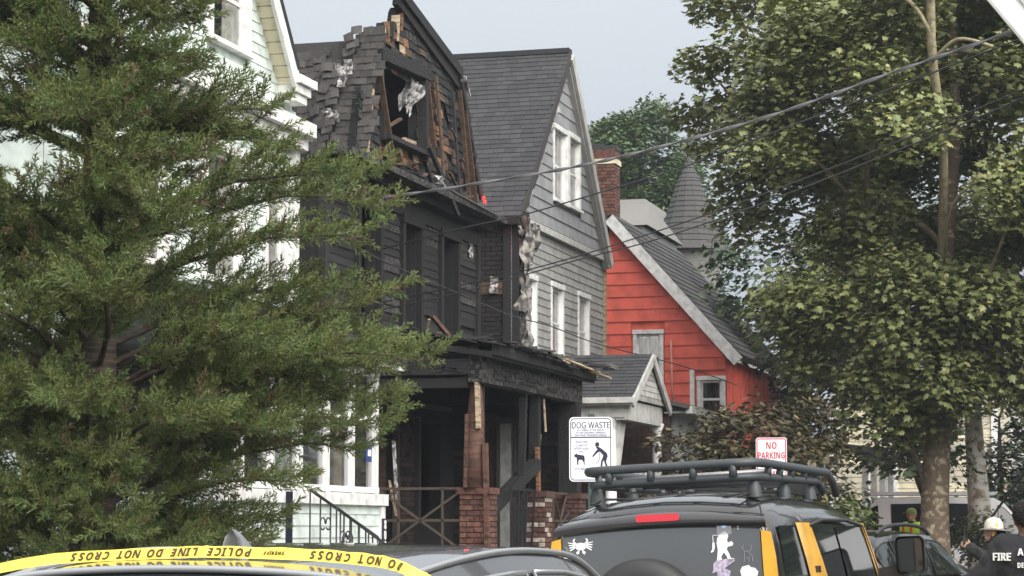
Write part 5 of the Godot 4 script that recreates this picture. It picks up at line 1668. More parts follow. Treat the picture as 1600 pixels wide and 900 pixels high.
	for z in [-.6, -1.0, -1.4, -1.8]:
		g = Geo.new(); g.tube([V(-.6, 1.84, z), V(.6, 1.84, z)], .016, 6); geo(t, "rack_crossbar", g, M.rack_paint)
	g = Geo.new(); g.tube([V(-.5, 1.875, -.75), V(.55, 1.885, -.75)], .02, 6); geo(t, "stowed_pole", g, M.cable_steel)
	for z in [-2.28]: bx(t, "light_bar", M.plastic, V(0, 1.8, z), V(1.0, .09, .1))
	for x in [-.35, 0.0, .35]:
		g = Geo.new(); g.bar(V(x, 1.775, -.4), V(x, 1.785, -1.9), .05, .012); geo(t, "roof_rib", g, M.paint_black)

func other_vehicles() -> void:
	var t := thing("black_crossover", "glossy black crossover with roof rails parked beyond the yellow pillars", "car", V(-3.35, 0, -26.6))
	t.rotation.y = deg_to_rad(-12.0)
	var arch := [[1.9, 1.05, .68], [1.75, 1.25, .65], [1.55, 1.4, .62], [1.35, 1.46, .61], [.9, 1.495, .62], [.3, 1.505, .63], [-.3, 1.48, .62], [-.6, 1.44, .61], [-1.0, 1.28, .63], [-1.5, 1.03, .7]]
	car(t, M.paint_black, arch, 3, 7, 1.0, .82, 2.1, -2.2, .02, [[1.4, 3.2], [3.4, 5.2], [5.4, 7.6]], .36, M.plastic)
	for s in [-1, 1]:
		var g := Geo.new()
		g.tube(smooth_path([V(s * .56, 1.46, 1.3), V(s * .57, 1.54, 1.0), V(s * .58, 1.565, .4), V(s * .57, 1.535, -.2), V(s * .56, 1.46, -.5)], 5), .022, 8)
		geo(t, "roof_rail", g, M.plastic)
	t = thing("white_van", "tall white van parked crosswise behind the mottled trunk", "van", V(-5.2, 0, -58.5))
	t.rotation.y = deg_to_rad(-78)
	arch = [[2.3, 1.15, .86], [2.26, 1.7, .84], [2.1, 2.2, .8], [1.9, 2.3, .78], [.5, 2.33, .78], [-.9, 2.3, .78], [-1.1, 2.2, .76], [-1.6, 1.6, .8], [-1.9, 1.15, .84]]
	car(t, M.paint_white, arch, 2, 5, 1.15, .92, 2.4, -2.6, .02, [[1.2, 2.8], [3.2, 3.9], [4.1, 4.9], [5.2, 6.8]], .36, M.plastic)
	bx(t, "roof_ladder_rack", M.paint_white, V(0, 2.4, .6), V(1.3, .08, 3.0))
	# truck with a raised white boom; only the boom crosses the frame
	t = thing("boom_truck", "white raised boom arm of a truck slanting across the treetops", "truck", V(2.0, 0, -26.0))
	var d := V(.6, -.8, 0).normalized()
	var p := V(-3.76 + .04, 7.37 + .07, 0)
	var a := p - d * 3.4
	var b := p + d * 6.0
	var g := Geo.new()
	g.bar(a, b, .24, .27, V(.8, .6, 0))
	geo(t, "boom", g, M.paint_white)
	for k in [-1, 1]:
		g = Geo.new(); g.bar(a + V(.8, .6, 0) * .135 * k + V(0, 0, .1), b + V(.8, .6, 0) * .135 * k + V(0, 0, .1), .1, .03, V(.8, .6, 0))
		geo(t, "boom_flange", g, M.pale_grey_paint)
	bx(t, "turret", M.paint_white, b + V(0, -.3, 0), V(.7, 1.0, .7))
	bx(t, "bed", M.paint_white, V(.4, 1.35, .4), V(2.3, .9, 5.0))
	bx(t, "cab", M.paint_white, V(.4, 1.6, -3.2), V(2.2, 2.0, 1.9))
	bx(t, "cab_window", M.car_glass, V(.4, 2.1, -3.2), V(2.22, .6, 1.2))
	bx(t, "bucket", M.paint_white, a + V(-.3, -.3, 0), V(.7, .9, .7))
	for z in [1.8, -2.8]:
		for s in [-1, 1]: wheel(t, V(.4 + s * 1.0, .48, z), .48, .3)

# ---------------------------------------------------------------- cables
func cable(called: String, label: String, pts: Array, r: float, m: Material, twist := false) -> void:
	var p := smooth_path(pts, 8)
	var t := thing(called, label, "cable", p[-1], "overhead cables across the street")
	var o: Vector3 = p[-1]
	p = p.map(func(q): return q - o)
	var g := Geo.new()
	g.tube(p, r, 6)
	geo(t, "core", g, m)
	if twist:
		for s in 2:
			g = Geo.new()
			var q := []
			for i in p.size() * 6 - 5:
				var f := i / 6.0
				var k := mini(int(f), p.size() - 2)
				var c: Vector3 = p[k].lerp(p[k + 1], f - k)
				q.append(c + V(0, cos(i * .24 + s * PI), sin(i * .24 + s * PI)) * r * 1.1)
			g.tube(q, r * .8, 6)
			geo(t, "strand", g, M.cable_dull if s else M.cable_steel)

func cables() -> void:
	var pole := thing("utility_pole", "wooden utility pole at the kerb holding the overhead cables", "pole", V(.9, 0, -24.9))
	var g := Geo.new()
	g.tube([V(0, 0, 0), V(0, 4.5, 0), V(0, 9.4, 0)], [.17, .15, .12], 10)
	geo(pole, "shaft", g, M.wood_bark)
	bx(pole, "crossarm", M.wood_bark, V(0, 8.6, .16), V(.12, .14, 2.4))
	cable("service_cable", "thick twisted grey cable running to the burnt gable", [V(.8, 7.5, -24.9), V(-1.45, 7.04, -26.0), V(-2.95, 6.78, -26.81), V(-4.6, 6.48, -27.69), V(-6.4, 6.28, -28.66), V(-7.77, 6.2, -29.4), V(-10.14, 6.17, -30.68), V(-11.3, 6.2, -31.31)], .0135, M.cable_steel, true)
	cable("telephone_cable", "thin black cable just under the twisted grey one", [V(.8, 7.4, -24.9), V(-1.46, 6.97, -26.21), V(-3.31, 6.61, -27.39), V(-4.4, 6.42, -28.09), V(-5.8, 6.15, -28.99), V(-7.19, 5.97, -29.87), V(-8.52, 5.82, -30.72), V(-9.62, 5.76, -31.43), V(-11.3, 5.61, -32.5)], .01, M.cable)
	cable("telephone_cable", "upper of two parallel black cables crossing the burnt windows", [V(.8, 7.0, -25.0), V(-.77, 6.69, -25.95), V(-1.49, 6.43, -26.43), V(-3.29, 6.0, -27.62), V(-4.94, 5.65, -28.7), V(-6.47, 5.38, -29.71), V(-8.46, 5.11, -31.03), V(-11.3, 4.89, -32.9)], .009, M.cable)
	cable("telephone_cable", "lower of two parallel black cables crossing the burnt windows", [V(.8, 6.95, -25.0), V(-.77, 6.61, -26.01), V(-1.49, 6.33, -26.42), V(-3.18, 5.89, -27.39), V(-4.88, 5.49, -28.35), V(-6.36, 5.21, -29.19), V(-7.59, 5.06, -29.89), V(-9.71, 4.77, -31.09), V(-11.3, 4.65, -32.0)], .009, M.cable)
	cable("drop_cable", "thin black cable slanting down from the burnt wall past the portico", [V(-11.31, 5.66, -30.6), V(-11.03, 5.41, -32.47), V(-10.66, 5.18, -34.84), V(-10.38, 5.01, -36.67), V(-10.13, 4.96, -38.3), V(-9.8, 4.81, -40.48), V(-9.15, 4.69, -44.69), V(-8.95, 4.6, -49.5)], .01, M.cable)
	pole = thing("utility_pole", "second wooden pole farther along, guyed to the ground", "pole", V(2.38, 0, -17.77))
	g = Geo.new()
	g.tube([V(0, 0, 0), V(0, 4.5, 0), V(0, 8.6, 0)], [.17, .15, .12], 10)
	geo(pole, "shaft", g, M.wood_bark)
	cable("guy_wire", "black guy wire slanting to the ground behind the white helmet", [V(2.38 - .12, 6.5, -17.77), V(-4.43, 0, -43.01)], .02, M.cable)

# ---------------------------------------------------------------- people
# smooth union of tapered capsules [a, b, ra, rb] meshed as surface nets
func blend_mesh(bones: Array, cell: float, k: float) -> ArrayMesh:
	var lo := Vector3.ONE * 1e6
	var hi := Vector3.ONE * -1e6
	for b in bones:
		var r: float = maxf(b[2], b[3]) + cell * 2
		for e in [b[0], b[1]]:
			lo = lo.min(e - Vector3.ONE * r); hi = hi.max(e + Vector3.ONE * r)
	var nx := int((hi.x - lo.x) / cell) + 2
	var ny := int((hi.y - lo.y) / cell) + 2
	var nz := int((hi.z - lo.z) / cell) + 2
	var f := PackedFloat32Array(); f.resize(nx * ny * nz); f.fill(1.0)
	for b in bones:
		var a: Vector3 = b[0]
		var ab: Vector3 = b[1] - b[0]
		var ll := maxf(ab.length_squared(), 1e-9)
		var mr: float = maxf(b[2], b[3]) + k + cell * 1.5
		var p0: Vector3 = (a.min(b[1]) - Vector3.ONE * mr - lo) / cell
		var p1: Vector3 = (a.max(b[1]) + Vector3.ONE * mr - lo) / cell
		for iz in range(maxi(0, int(p0.z)), mini(nz - 1, int(p1.z) + 1) + 1):
			for iy in range(maxi(0, int(p0.y)), mini(ny - 1, int(p1.y) + 1) + 1):
				for ix in range(maxi(0, int(p0.x)), mini(nx - 1, int(p1.x) + 1) + 1):
					var p := lo + Vector3(ix, iy, iz) * cell
					var t := clampf((p - a).dot(ab) / ll, 0, 1)
					var d: float = p.distance_to(a + ab * t) - lerpf(b[2], b[3], t)
					var idx := (iz * ny + iy) * nx + ix
					var o := f[idx]
					var h := maxf(k - absf(o - d), 0.0)
					f[idx] = minf(o, d) - h * h * .25 / k
	var vid := PackedInt32Array(); vid.resize(nx * ny * nz); vid.fill(-1)
	var verts := PackedVector3Array()
	var offs := [Vector3i(0, 0, 0), Vector3i(1, 0, 0), Vector3i(0, 1, 0), Vector3i(1, 1, 0), Vector3i(0, 0, 1), Vector3i(1, 0, 1), Vector3i(0, 1, 1), Vector3i(1, 1, 1)]
	var od := offs.map(func(q): return (q.z * ny + q.y) * nx + q.x)
	var edges := [[0, 1], [2, 3], [4, 5], [6, 7], [0, 2], [1, 3], [4, 6], [5, 7], [0, 4], [1, 5], [2, 6], [3, 7]]
	for iz in nz - 1:
		for iy in ny - 1:
			for ix in nx - 1:
				var base := (iz * ny + iy) * nx + ix
				var neg := 0
				for q in 8:
					if f[base + od[q]] < 0.0: neg += 1
				if neg == 0 or neg == 8: continue
				var sum := Vector3.ZERO
				var c := 0
				for e in edges:
					var va := f[base + od[e[0]]]
					var vb := f[base + od[e[1]]]
					if (va < 0.0) != (vb < 0.0):
						sum += Vector3(offs[e[0]]).lerp(Vector3(offs[e[1]]), va / (va - vb)); c += 1
				vid[base] = verts.size()
				verts.append(lo + (Vector3(ix, iy, iz) + sum / c) * cell)
	var ind := PackedInt32Array()
	var sx := 1
	var sy := nx
	var sz := nx * ny
	for iz in range(1, nz - 1):
		for iy in range(1, ny - 1):
			for ix in range(1, nx - 1):
				var i := (iz * ny + iy) * nx + ix
				var v := f[i] < 0.0
				for ax in 3:
					var st: int = [sx, sy, sz][ax]
					if (f[i + st] < 0.0) == v: continue
					var u: int = [sy, sz, sx][ax]
					var w: int = [sz, sx, sy][ax]
					var q := [vid[i - u - w], vid[i - w], vid[i], vid[i - u]]
					if q.min() < 0: continue
					if v: q.reverse()
					ind.append_array([q[0], q[1], q[2], q[0], q[2], q[3]])
	var s := SurfaceTool.new()
	s.begin(Mesh.PRIMITIVE_TRIANGLES)
	s.set_smooth_group(0)
	for v in verts: s.add_vertex(v)
	for i in ind: s.add_index(i)
	s.generate_normals()
	return s.commit()

func joined(a: ArrayMesh, b: ArrayMesh) -> ArrayMesh:
	var s := SurfaceTool.new()
	s.begin(Mesh.PRIMITIVE_TRIANGLES)
	s.append_from(a, 0, Transform3D()); s.append_from(b, 0, Transform3D())
	return s.commit()

# head facing -z, its centre (ear height) at c
func head_bones(c: Vector3) -> Array:
	return [
		[c + V(-.012, .035, .015), c + V(.012, .035, .015), .092, .092], [c + V(0, .03, -.03), c + V(0, .05, .05), .08, .08],
		[c + V(0, -.03, -.045), c + V(0, -.075, -.06), .058, .042], [c + V(-.035, -.04, -.01), c + V(-.02, -.09, -.05), .04, .025], [c + V(.035, -.04, -.01), c + V(.02, -.09, -.05), .04, .025],
		[c + V(0, .005, -.095), c + V(0, -.035, -.122), .012, .017], [c + V(-.03, .022, -.09), c + V(.03, .022, -.09), .016, .016],
		[c + V(-.02, -.066, -.098), c + V(.02, -.066, -.098), .009, .009], [c + V(-.018, -.08, -.095), c + V(.018, -.08, -.095), .009, .009],
		[c + V(-.085, .02, .01), c + V(-.088, -.03, .005), .014, .011], [c + V(.085, .02, .01), c + V(.088, -.03, .005), .014, .011],
		[c + V(0, -.02, .03), c + V(0, -.16, .035), .062, .066]]

func hand_bones(wrist: Vector3, dir: Vector3, across: Vector3, curl: Vector3) -> Array:
	var d := dir.normalized()
	var a := across.normalized()
	var out := [[wrist, wrist + d * .03, .027, .028]]
	for i in 4:
		var root := wrist + d * .085 + a * (.034 - i * .021)
		out.append([wrist + d * .02 + a * (.02 - i * .012), root, .018, .0125])
		var l: float = [.036, .042, .04, .03][i]
		var d1 := (d + curl * .35).normalized()
		var d2 := (d + curl * .95).normalized()
		out.append([root, root + d1 * l, .0105, .0095])
		out.append([root + d1 * l, root + d1 * l + d2 * l * .8, .0095, .0085])
	var tb := wrist + d * .025 + a * .028
	var td := (d * .7 + a * .7).normalized()
	out.append([tb, tb + td * .045, .015, .0115]); out.append([tb + td * .045, tb + td * .045 + (td + d * .5 + curl * .4).normalized() * .035, .0115, .009])
	return out

# a standing person facing -z; arms: per side [elbow, wrist] in own axes
func person(t: Node3D, hgt: float, skin: Material, arms: Array, bulk := 1.0) -> Dictionary:
	var k := hgt / 1.8
	var S := func(x: float, y: float, z: float) -> Vector3: return V(x, y, z) * k
	var hc: Vector3 = S.call(0, 1.665, -.02)
	var torso := [[S.call(-.1, 1.0, 0), S.call(.1, 1.0, 0), .125 * k * bulk, .125 * k * bulk], [S.call(-.08, 1.05, 0), S.call(-.11, 1.33, .01), .115 * k * bulk, .12 * k * bulk], [S.call(.08, 1.05, 0), S.call(.11, 1.33, .01), .115 * k * bulk, .12 * k * bulk], [S.call(-.17, 1.42, .01), S.call(.17, 1.42, .01), .075 * k * bulk, .075 * k * bulk], [S.call(0, 1.4, .01), S.call(0, 1.52, .0), .1 * k, .062 * k]]
	var legs := []
	var shoes := []
	for s in [-1, 1]:
		legs.append([S.call(s * .1, .98, 0), S.call(s * .11, .52, -.01), .095 * k * bulk, .06 * k])
		legs.append([S.call(s * .11, .52, -.01), S.call(s * .12, .09, .02), .06 * k, .04 * k])
		shoes.append([S.call(s * .12, .06, .03), S.call(s * .13, .045, -.14), .05 * k, .04 * k])
	var limbs := []
	var sleeves := []
	var hands: ArrayMesh = null
	for i in 2:
		var s := -1 if i == 0 else 1
		var sh: Vector3 = S.call(s * .195, 1.41, .01)
		var el: Vector3 = arms[i][0]
		var wr: Vector3 = arms[i][1]
		limbs.append([sh, el, .06 * k, .045 * k]); limbs.append([el, wr, .043 * k, .028 * k])
		sleeves.append([sh, sh.lerp(el, arms[i][2]), .072 * k * bulk, .064 * k])
		if arms[i][2] >= 1.0: sleeves.append([el, el.lerp(wr, .92), .058 * k, .042 * k])
		var dir := (wr - el).normalized()
		var ac := dir.cross(V(s, 0, 0)).normalized()
		var hm := blend_mesh(hand_bones(wr, dir, ac, V(-s, 0, -.3)), .0055, .008)
		hands = hm if hands == null else joined(hands, hm)
	var body := blend_mesh(torso + legs + limbs + shoes + [[S.call(0, 1.5, .01), S.call(0, 1.6, .0), .062 * k, .058 * k]], .02, .05)
	var head := blend_mesh(head_bones(Vector3.ZERO), .0065, .03)
	return {"body": body, "hands": hands, "head": head, "hc": hc, "torso": torso, "legs": legs, "sleeves": sleeves, "shoes": shoes, "k": k}

# uneven surface for cloth and cropped hair
func roughen(m: ArrayMesh, amp: float, freq: float) -> ArrayMesh:
	var nz := FastNoiseLite.new()
	nz.seed = 8; nz.frequency = freq; nz.fractal_octaves = 3
	var ar := m.surface_get_arrays(0)
	var v: PackedVector3Array = ar[Mesh.ARRAY_VERTEX]
	var n: PackedVector3Array = ar[Mesh.ARRAY_NORMAL]
	var ix: PackedInt32Array = ar[Mesh.ARRAY_INDEX]
	var s := SurfaceTool.new()
	s.begin(Mesh.PRIMITIVE_TRIANGLES)
	s.set_smooth_group(0)
	for i in v.size(): s.add_vertex(v[i] + n[i] * nz.get_noise_3dv(v[i]) * amp)
	for i in ix: s.add_index(i)
	s.generate_normals()
	return s.commit()

func grow(bones: Array, d: float) -> Array:
	return bones.map(func(b): return [b[0], b[1], b[2] + d, b[3] + d])

func eyes(parent: Node, c: Vector3, b: Basis) -> void:
	for s in [-1, 1]:
		var m := SphereMesh.new(); m.radius = .0115; m.height = .023; m.radial_segments = 10; m.rings = 6
		part(parent, "eye", m, M.decal_white, Transform3D(b, c + b * V(s * .032, .0, -.094)))
		m = SphereMesh.new(); m.radius = .0065; m.height = .013; m.radial_segments = 8; m.rings = 5
		part(parent, "pupil", m, M.hair, Transform3D(b, c + b * V(s * .032, .0, -.102)))

func finish_person(t: Node3D, P: Dictionary, skin: Material, turn: float) -> MeshInstance3D:
	var s := SurfaceTool.new()
	s.begin(Mesh.PRIMITIVE_TRIANGLES)
	s.append_from(P.body, 0, Transform3D())
	s.append_from(P.hands, 0, Transform3D())
	s.append_from(P.head, 0, Transform3D(Basis(Vector3.UP, turn), P.hc))
	return part(t, "body", s.commit(), skin)

func people() -> void:
	# onlooker in a black fire shirt, his back to us
	var t := thing("person", "person with cropped dark hair in a black lettered t-shirt, seen from behind", "person", V(-1.03, 0, -17.5))
	t.rotation.y = deg_to_rad(12)
	var P := person(t, 1.71, M.skin_brown, [[V(-.43, 1.08, .02), V(-.34, .86, -.16), .82], [V(.35, 1.06, .02), V(.28, .84, -.16), .82]], 1.22)
	var body := finish_person(t, P, M.skin_brown, deg_to_rad(8))
	part(body, "t_shirt", roughen(blend_mesh(grow(P.torso.slice(0, 4), .018) + grow(P.sleeves, .02) + [[V(0, 1.32, .01), V(0, 1.41, .01), .1, .08]], .018, .06), .03, 5.0), M.shirt_black)
	part(body, "trousers", blend_mesh(grow(P.legs, .018) + grow([P.torso[0]], .008), .022, .05), M.trousers)
	part(body, "boots", blend_mesh(grow(P.shoes, .012), .014, .03), M.boot)
	var hc: Vector3 = P.hc
	part(body, "hair", roughen(blend_mesh([[hc + V(-.012, .042, .022), hc + V(.012, .042, .022), .099, .099], [hc + V(0, .045, -.025), hc + V(0, .05, .05), .088, .09], [hc + V(0, -.02, .05), hc + V(0, -.05, .05), .07, .05]], .006, .03), .012, 40.0), M.hair)
	var bu := V(1, 0, 0)
	for q in [["A UNIT", -.0, 1.345, .05, .9, .0], ["FIRE", -.21, 1.31, .055, .85, .0], ["DEPT", -.06, 1.25, .036, .8, .0], ["RESCUE", .14, 1.25, .036, .8, .0]]:
		var x: float = q[1]
		var yaw := clampf(x * 2.2, -.8, .8)
		var z := .172 - x * x * .9
		text_on(body, "shirt_lettering", q[0], M.decal_white, V(x, q[2], z), V(cos(yaw), 0, -sin(yaw)), Vector3.UP, q[3], .03, true, q[4])
	# firefighter with a white helmet, in profile, lifting a hand radio
	t = thing("person", "person in dark turnout coat and white fire helmet holding a radio", "person", V(-2.24, 0, -31.0))
	t.rotation.y = deg_to_rad(100)
	P = person(t, 1.6, M.skin_tan, [[V(-.3, 1.12, -.12), V(-.1, 1.28, -.34), 1.0], [V(.32, 1.08, .02), V(.27, .86, -.1), 1.0]], 1.12)
	body = finish_person(t, P, M.skin_tan, deg_to_rad(-6))
	part(body, "coat", roughen(blend_mesh(grow(P.torso, .035) + grow(P.sleeves, .028) + [[V(-.1, .75, 0), V(.1, .75, 0), .17, .17], [V(0, 1.4, .02), V(0, 1.5, .03), .1, .09]], .02, .06), .03, 6.0), M.coat)
	part(body, "trousers", blend_mesh(grow(P.legs, .03), .022, .05), M.trousers)
	part(body, "boots", blend_mesh(grow(P.shoes, .02), .014, .03), M.boot)
	hc = P.hc
	eyes(body, hc, Basis(Vector3.UP, deg_to_rad(-6)))
	part(body, "hair", blend_mesh([[hc + V(0, .0, .05), hc + V(0, -.06, .06), .08, .06], [hc + V(-.05, .0, .03), hc + V(.05, .0, .03), .055, .055]], .01, .03), M.hair)
	var g := Geo.new()
	g.lathe([Vector2(0, .19), Vector2(.05, .187), Vector2(.09, .165), Vector2(.115, .12), Vector2(.125, .065), Vector2(.128, .045)], hc, 24)
	var helm := geo(body, "helmet", g, M.helmet_white)
	g = Geo.new()
	var brim := []
	for rr in [[.12, .055], [.15, .045], [.175, .035], [.175, .028], [.12, .04]]:
		var row := []
		for i in 29:
			var a := TAU * i / 28
			var out: float = rr[0] * (1.0 + .32 * maxf(0.0, sin(a)) + .1 * maxf(0.0, -sin(a)))
			if rr[0] < .13: out = rr[0]
			row.append(hc + V(cos(a) * out, rr[1] - .02 * maxf(0.0, sin(a)), sin(a) * out))
		brim.append(row)
	g.loft(brim)
	geo(helm, "brim", g, M.helmet_brim)
	g = Geo.new()
	for s in [-1, 1]:
		g.slab(P2([-.025, 0, .025, 0, .018, .05, -.018, .05]), hc + V(s * .118, .07, .02), V(0, 0, -s), V(-s * .25, 1, 0).normalized(), .006)
	geo(helm, "badge", g, M.strap)
	g = Geo.new()
	for k in 4:
		var a := TAU * k / 4
		g.tube([hc + V(cos(a) * .12, .09, sin(a) * .12), hc + V(cos(a) * .07, .165, sin(a) * .07), hc + V(0, .193, 0)], .007, 5)
	geo(helm, "ridge", g, M.helmet_white)
	g = Geo.new()
	g.tube([hc + V(-.1, .045, -.01), hc + V(-.098, -.02, -.012), hc + V(-.06, -.1, -.04), hc + V(0, -.13, -.055), hc + V(.06, -.1, -.04), hc + V(.1, .045, -.01)], .012, 6)
	geo(helm, "chin_strap", g, M.strap)
	var rd := thing("hand_radio", "small black hand radio held at the helmeted person's mouth", "radio", t.transform * V(-.04, 1.3, -.4))
	rd.rotation.y = deg_to_rad(100)
	bx(rd, "case", M.plastic, V(0, .05, 0), V(.05, .14, .035))
	bars(rd, "aerial", M.rubber, V(.015, .12, 0), V(.015, .24, 0), .01, .01)
	bx(rd, "speaker_grille", M.rubber, V(0, .07, .019), V(.036, .05, .004))
	# helper in a lime vest, half behind the mottled trunk
	t = thing("person", "person in a lime and orange safety vest half hidden by the mottled trunk", "person", V(-5.12, .11, -48.0))
	t.rotation.y = deg_to_rad(150)
	P = person(t, 1.84, M.skin_tan, [[V(-.32, 1.12, .02), V(-.27, .88, -.1), .5], [V(.32, 1.12, .02), V(.27, .88, -.1), .5]], 1.1)
	body = finish_person(t, P, M.skin_tan, .3)
	part(body, "shirt", blend_mesh(grow(P.torso, .012) + grow(P.sleeves, .014), .024, .05), M.trousers)
	part(body, "trousers", blend_mesh(grow(P.legs, .018), .024, .05), M.trousers)
	part(body, "boots", blend_mesh(grow(P.shoes, .012), .018, .03), M.boot)
	part(body, "safety_vest", blend_mesh(grow(P.torso.slice(1, 4), .03), .02, .05), M.vest_lime)
	for x in [-.1, .1]:
		for z in [-.165, .185]:
			bx(body, "vest_stripe", M.vest_orange, V(x, 1.22, z), V(.06, .5, .02))
	hc = P.hc
	eyes(body, hc, Basis(Vector3.UP, .3))
	g = Geo.new()
	g.lathe([Vector2(0, .15), Vector2(.06, .14), Vector2(.1, .1), Vector2(.112, .05), Vector2(.114, .03)], hc, 16)
	g.box(hc + V(0, .045, -.14), V(.15, .014, .1))
	geo(body, "cap", g, mat("cap_olive", lin(.2, .22, .06), .8))

# ---------------------------------------------------------------- trees
func scatter(parent: Node, called: String, mesh: Mesh, m: Material, xf: Array, cols: Array) -> MultiMeshInstance3D:
	var mm := MultiMesh.new()
	mm.transform_format = MultiMesh.TRANSFORM_3D
	mm.use_colors = true
	mm.mesh = mesh
	mm.instance_count = xf.size()
	for i in xf.size():
		mm.set_instance_transform(i, xf[i])
		mm.set_instance_color(i, cols[i])
	var o := MultiMeshInstance3D.new()
	o.name = numbered(parent, called)
	o.multimesh = mm
	o.material_override = m
	parent.add_child(o, true)
	stuff(o)
	return o

# feathery cedar spray along +y, about one unit long
func cedar_spray(sd: int) -> ArrayMesh:
	var r := RandomNumberGenerator.new()
	r.seed = sd
	var s := SurfaceTool.new()
	s.begin(Mesh.PRIMITIVE_TRIANGLES)
	s.set_smooth_group(-1)
	var blade := func(p: Vector3, d: Vector3, l: float, w: float):
		var side := d.cross(V(r.randf_range(-1, 1), r.randf_range(-1, 1), r.randf_range(-1, 1))).normalized() * w
		s.set_color(Color(1, 1, 1)); s.add_vertex(p - side)
		s.add_vertex(p + d * l)
		s.add_vertex(p + side)
	for i in 15:
		var f := i / 15.0
		var p := V(.06 * sin(f * 4 + sd), f * .86, .05 * cos(f * 3 + sd))
		var az := i * 2.4 + sd
		var l := .34 * (1.0 - f * .75) * r.randf_range(.75, 1.2)
		var d := V(cos(az) * .75, .75, sin(az) * .75).normalized()
		for j in 4:
			var q := p + d * l * (j / 4.0)
			for k in 2:
				var dd := (d + V(r.randf_range(-.8, .8), r.randf_range(-.2, .9), r.randf_range(-.8, .8)) * .8).normalized()
				blade.call(q, dd, r.randf_range(.1, .17), .017)
		blade.call(p, d, l * 1.15, .022)
	for k in 6: blade.call(V(0, .8, 0), V(r.randf_range(-.3, .3), 1, r.randf_range(-.3, .3)).normalized(), r.randf_range(.14, .26), .018)
	blade.call(V(0, 0, 0), V(0, 1, 0), .9, .014)
	s.generate_normals()
	return s.commit()

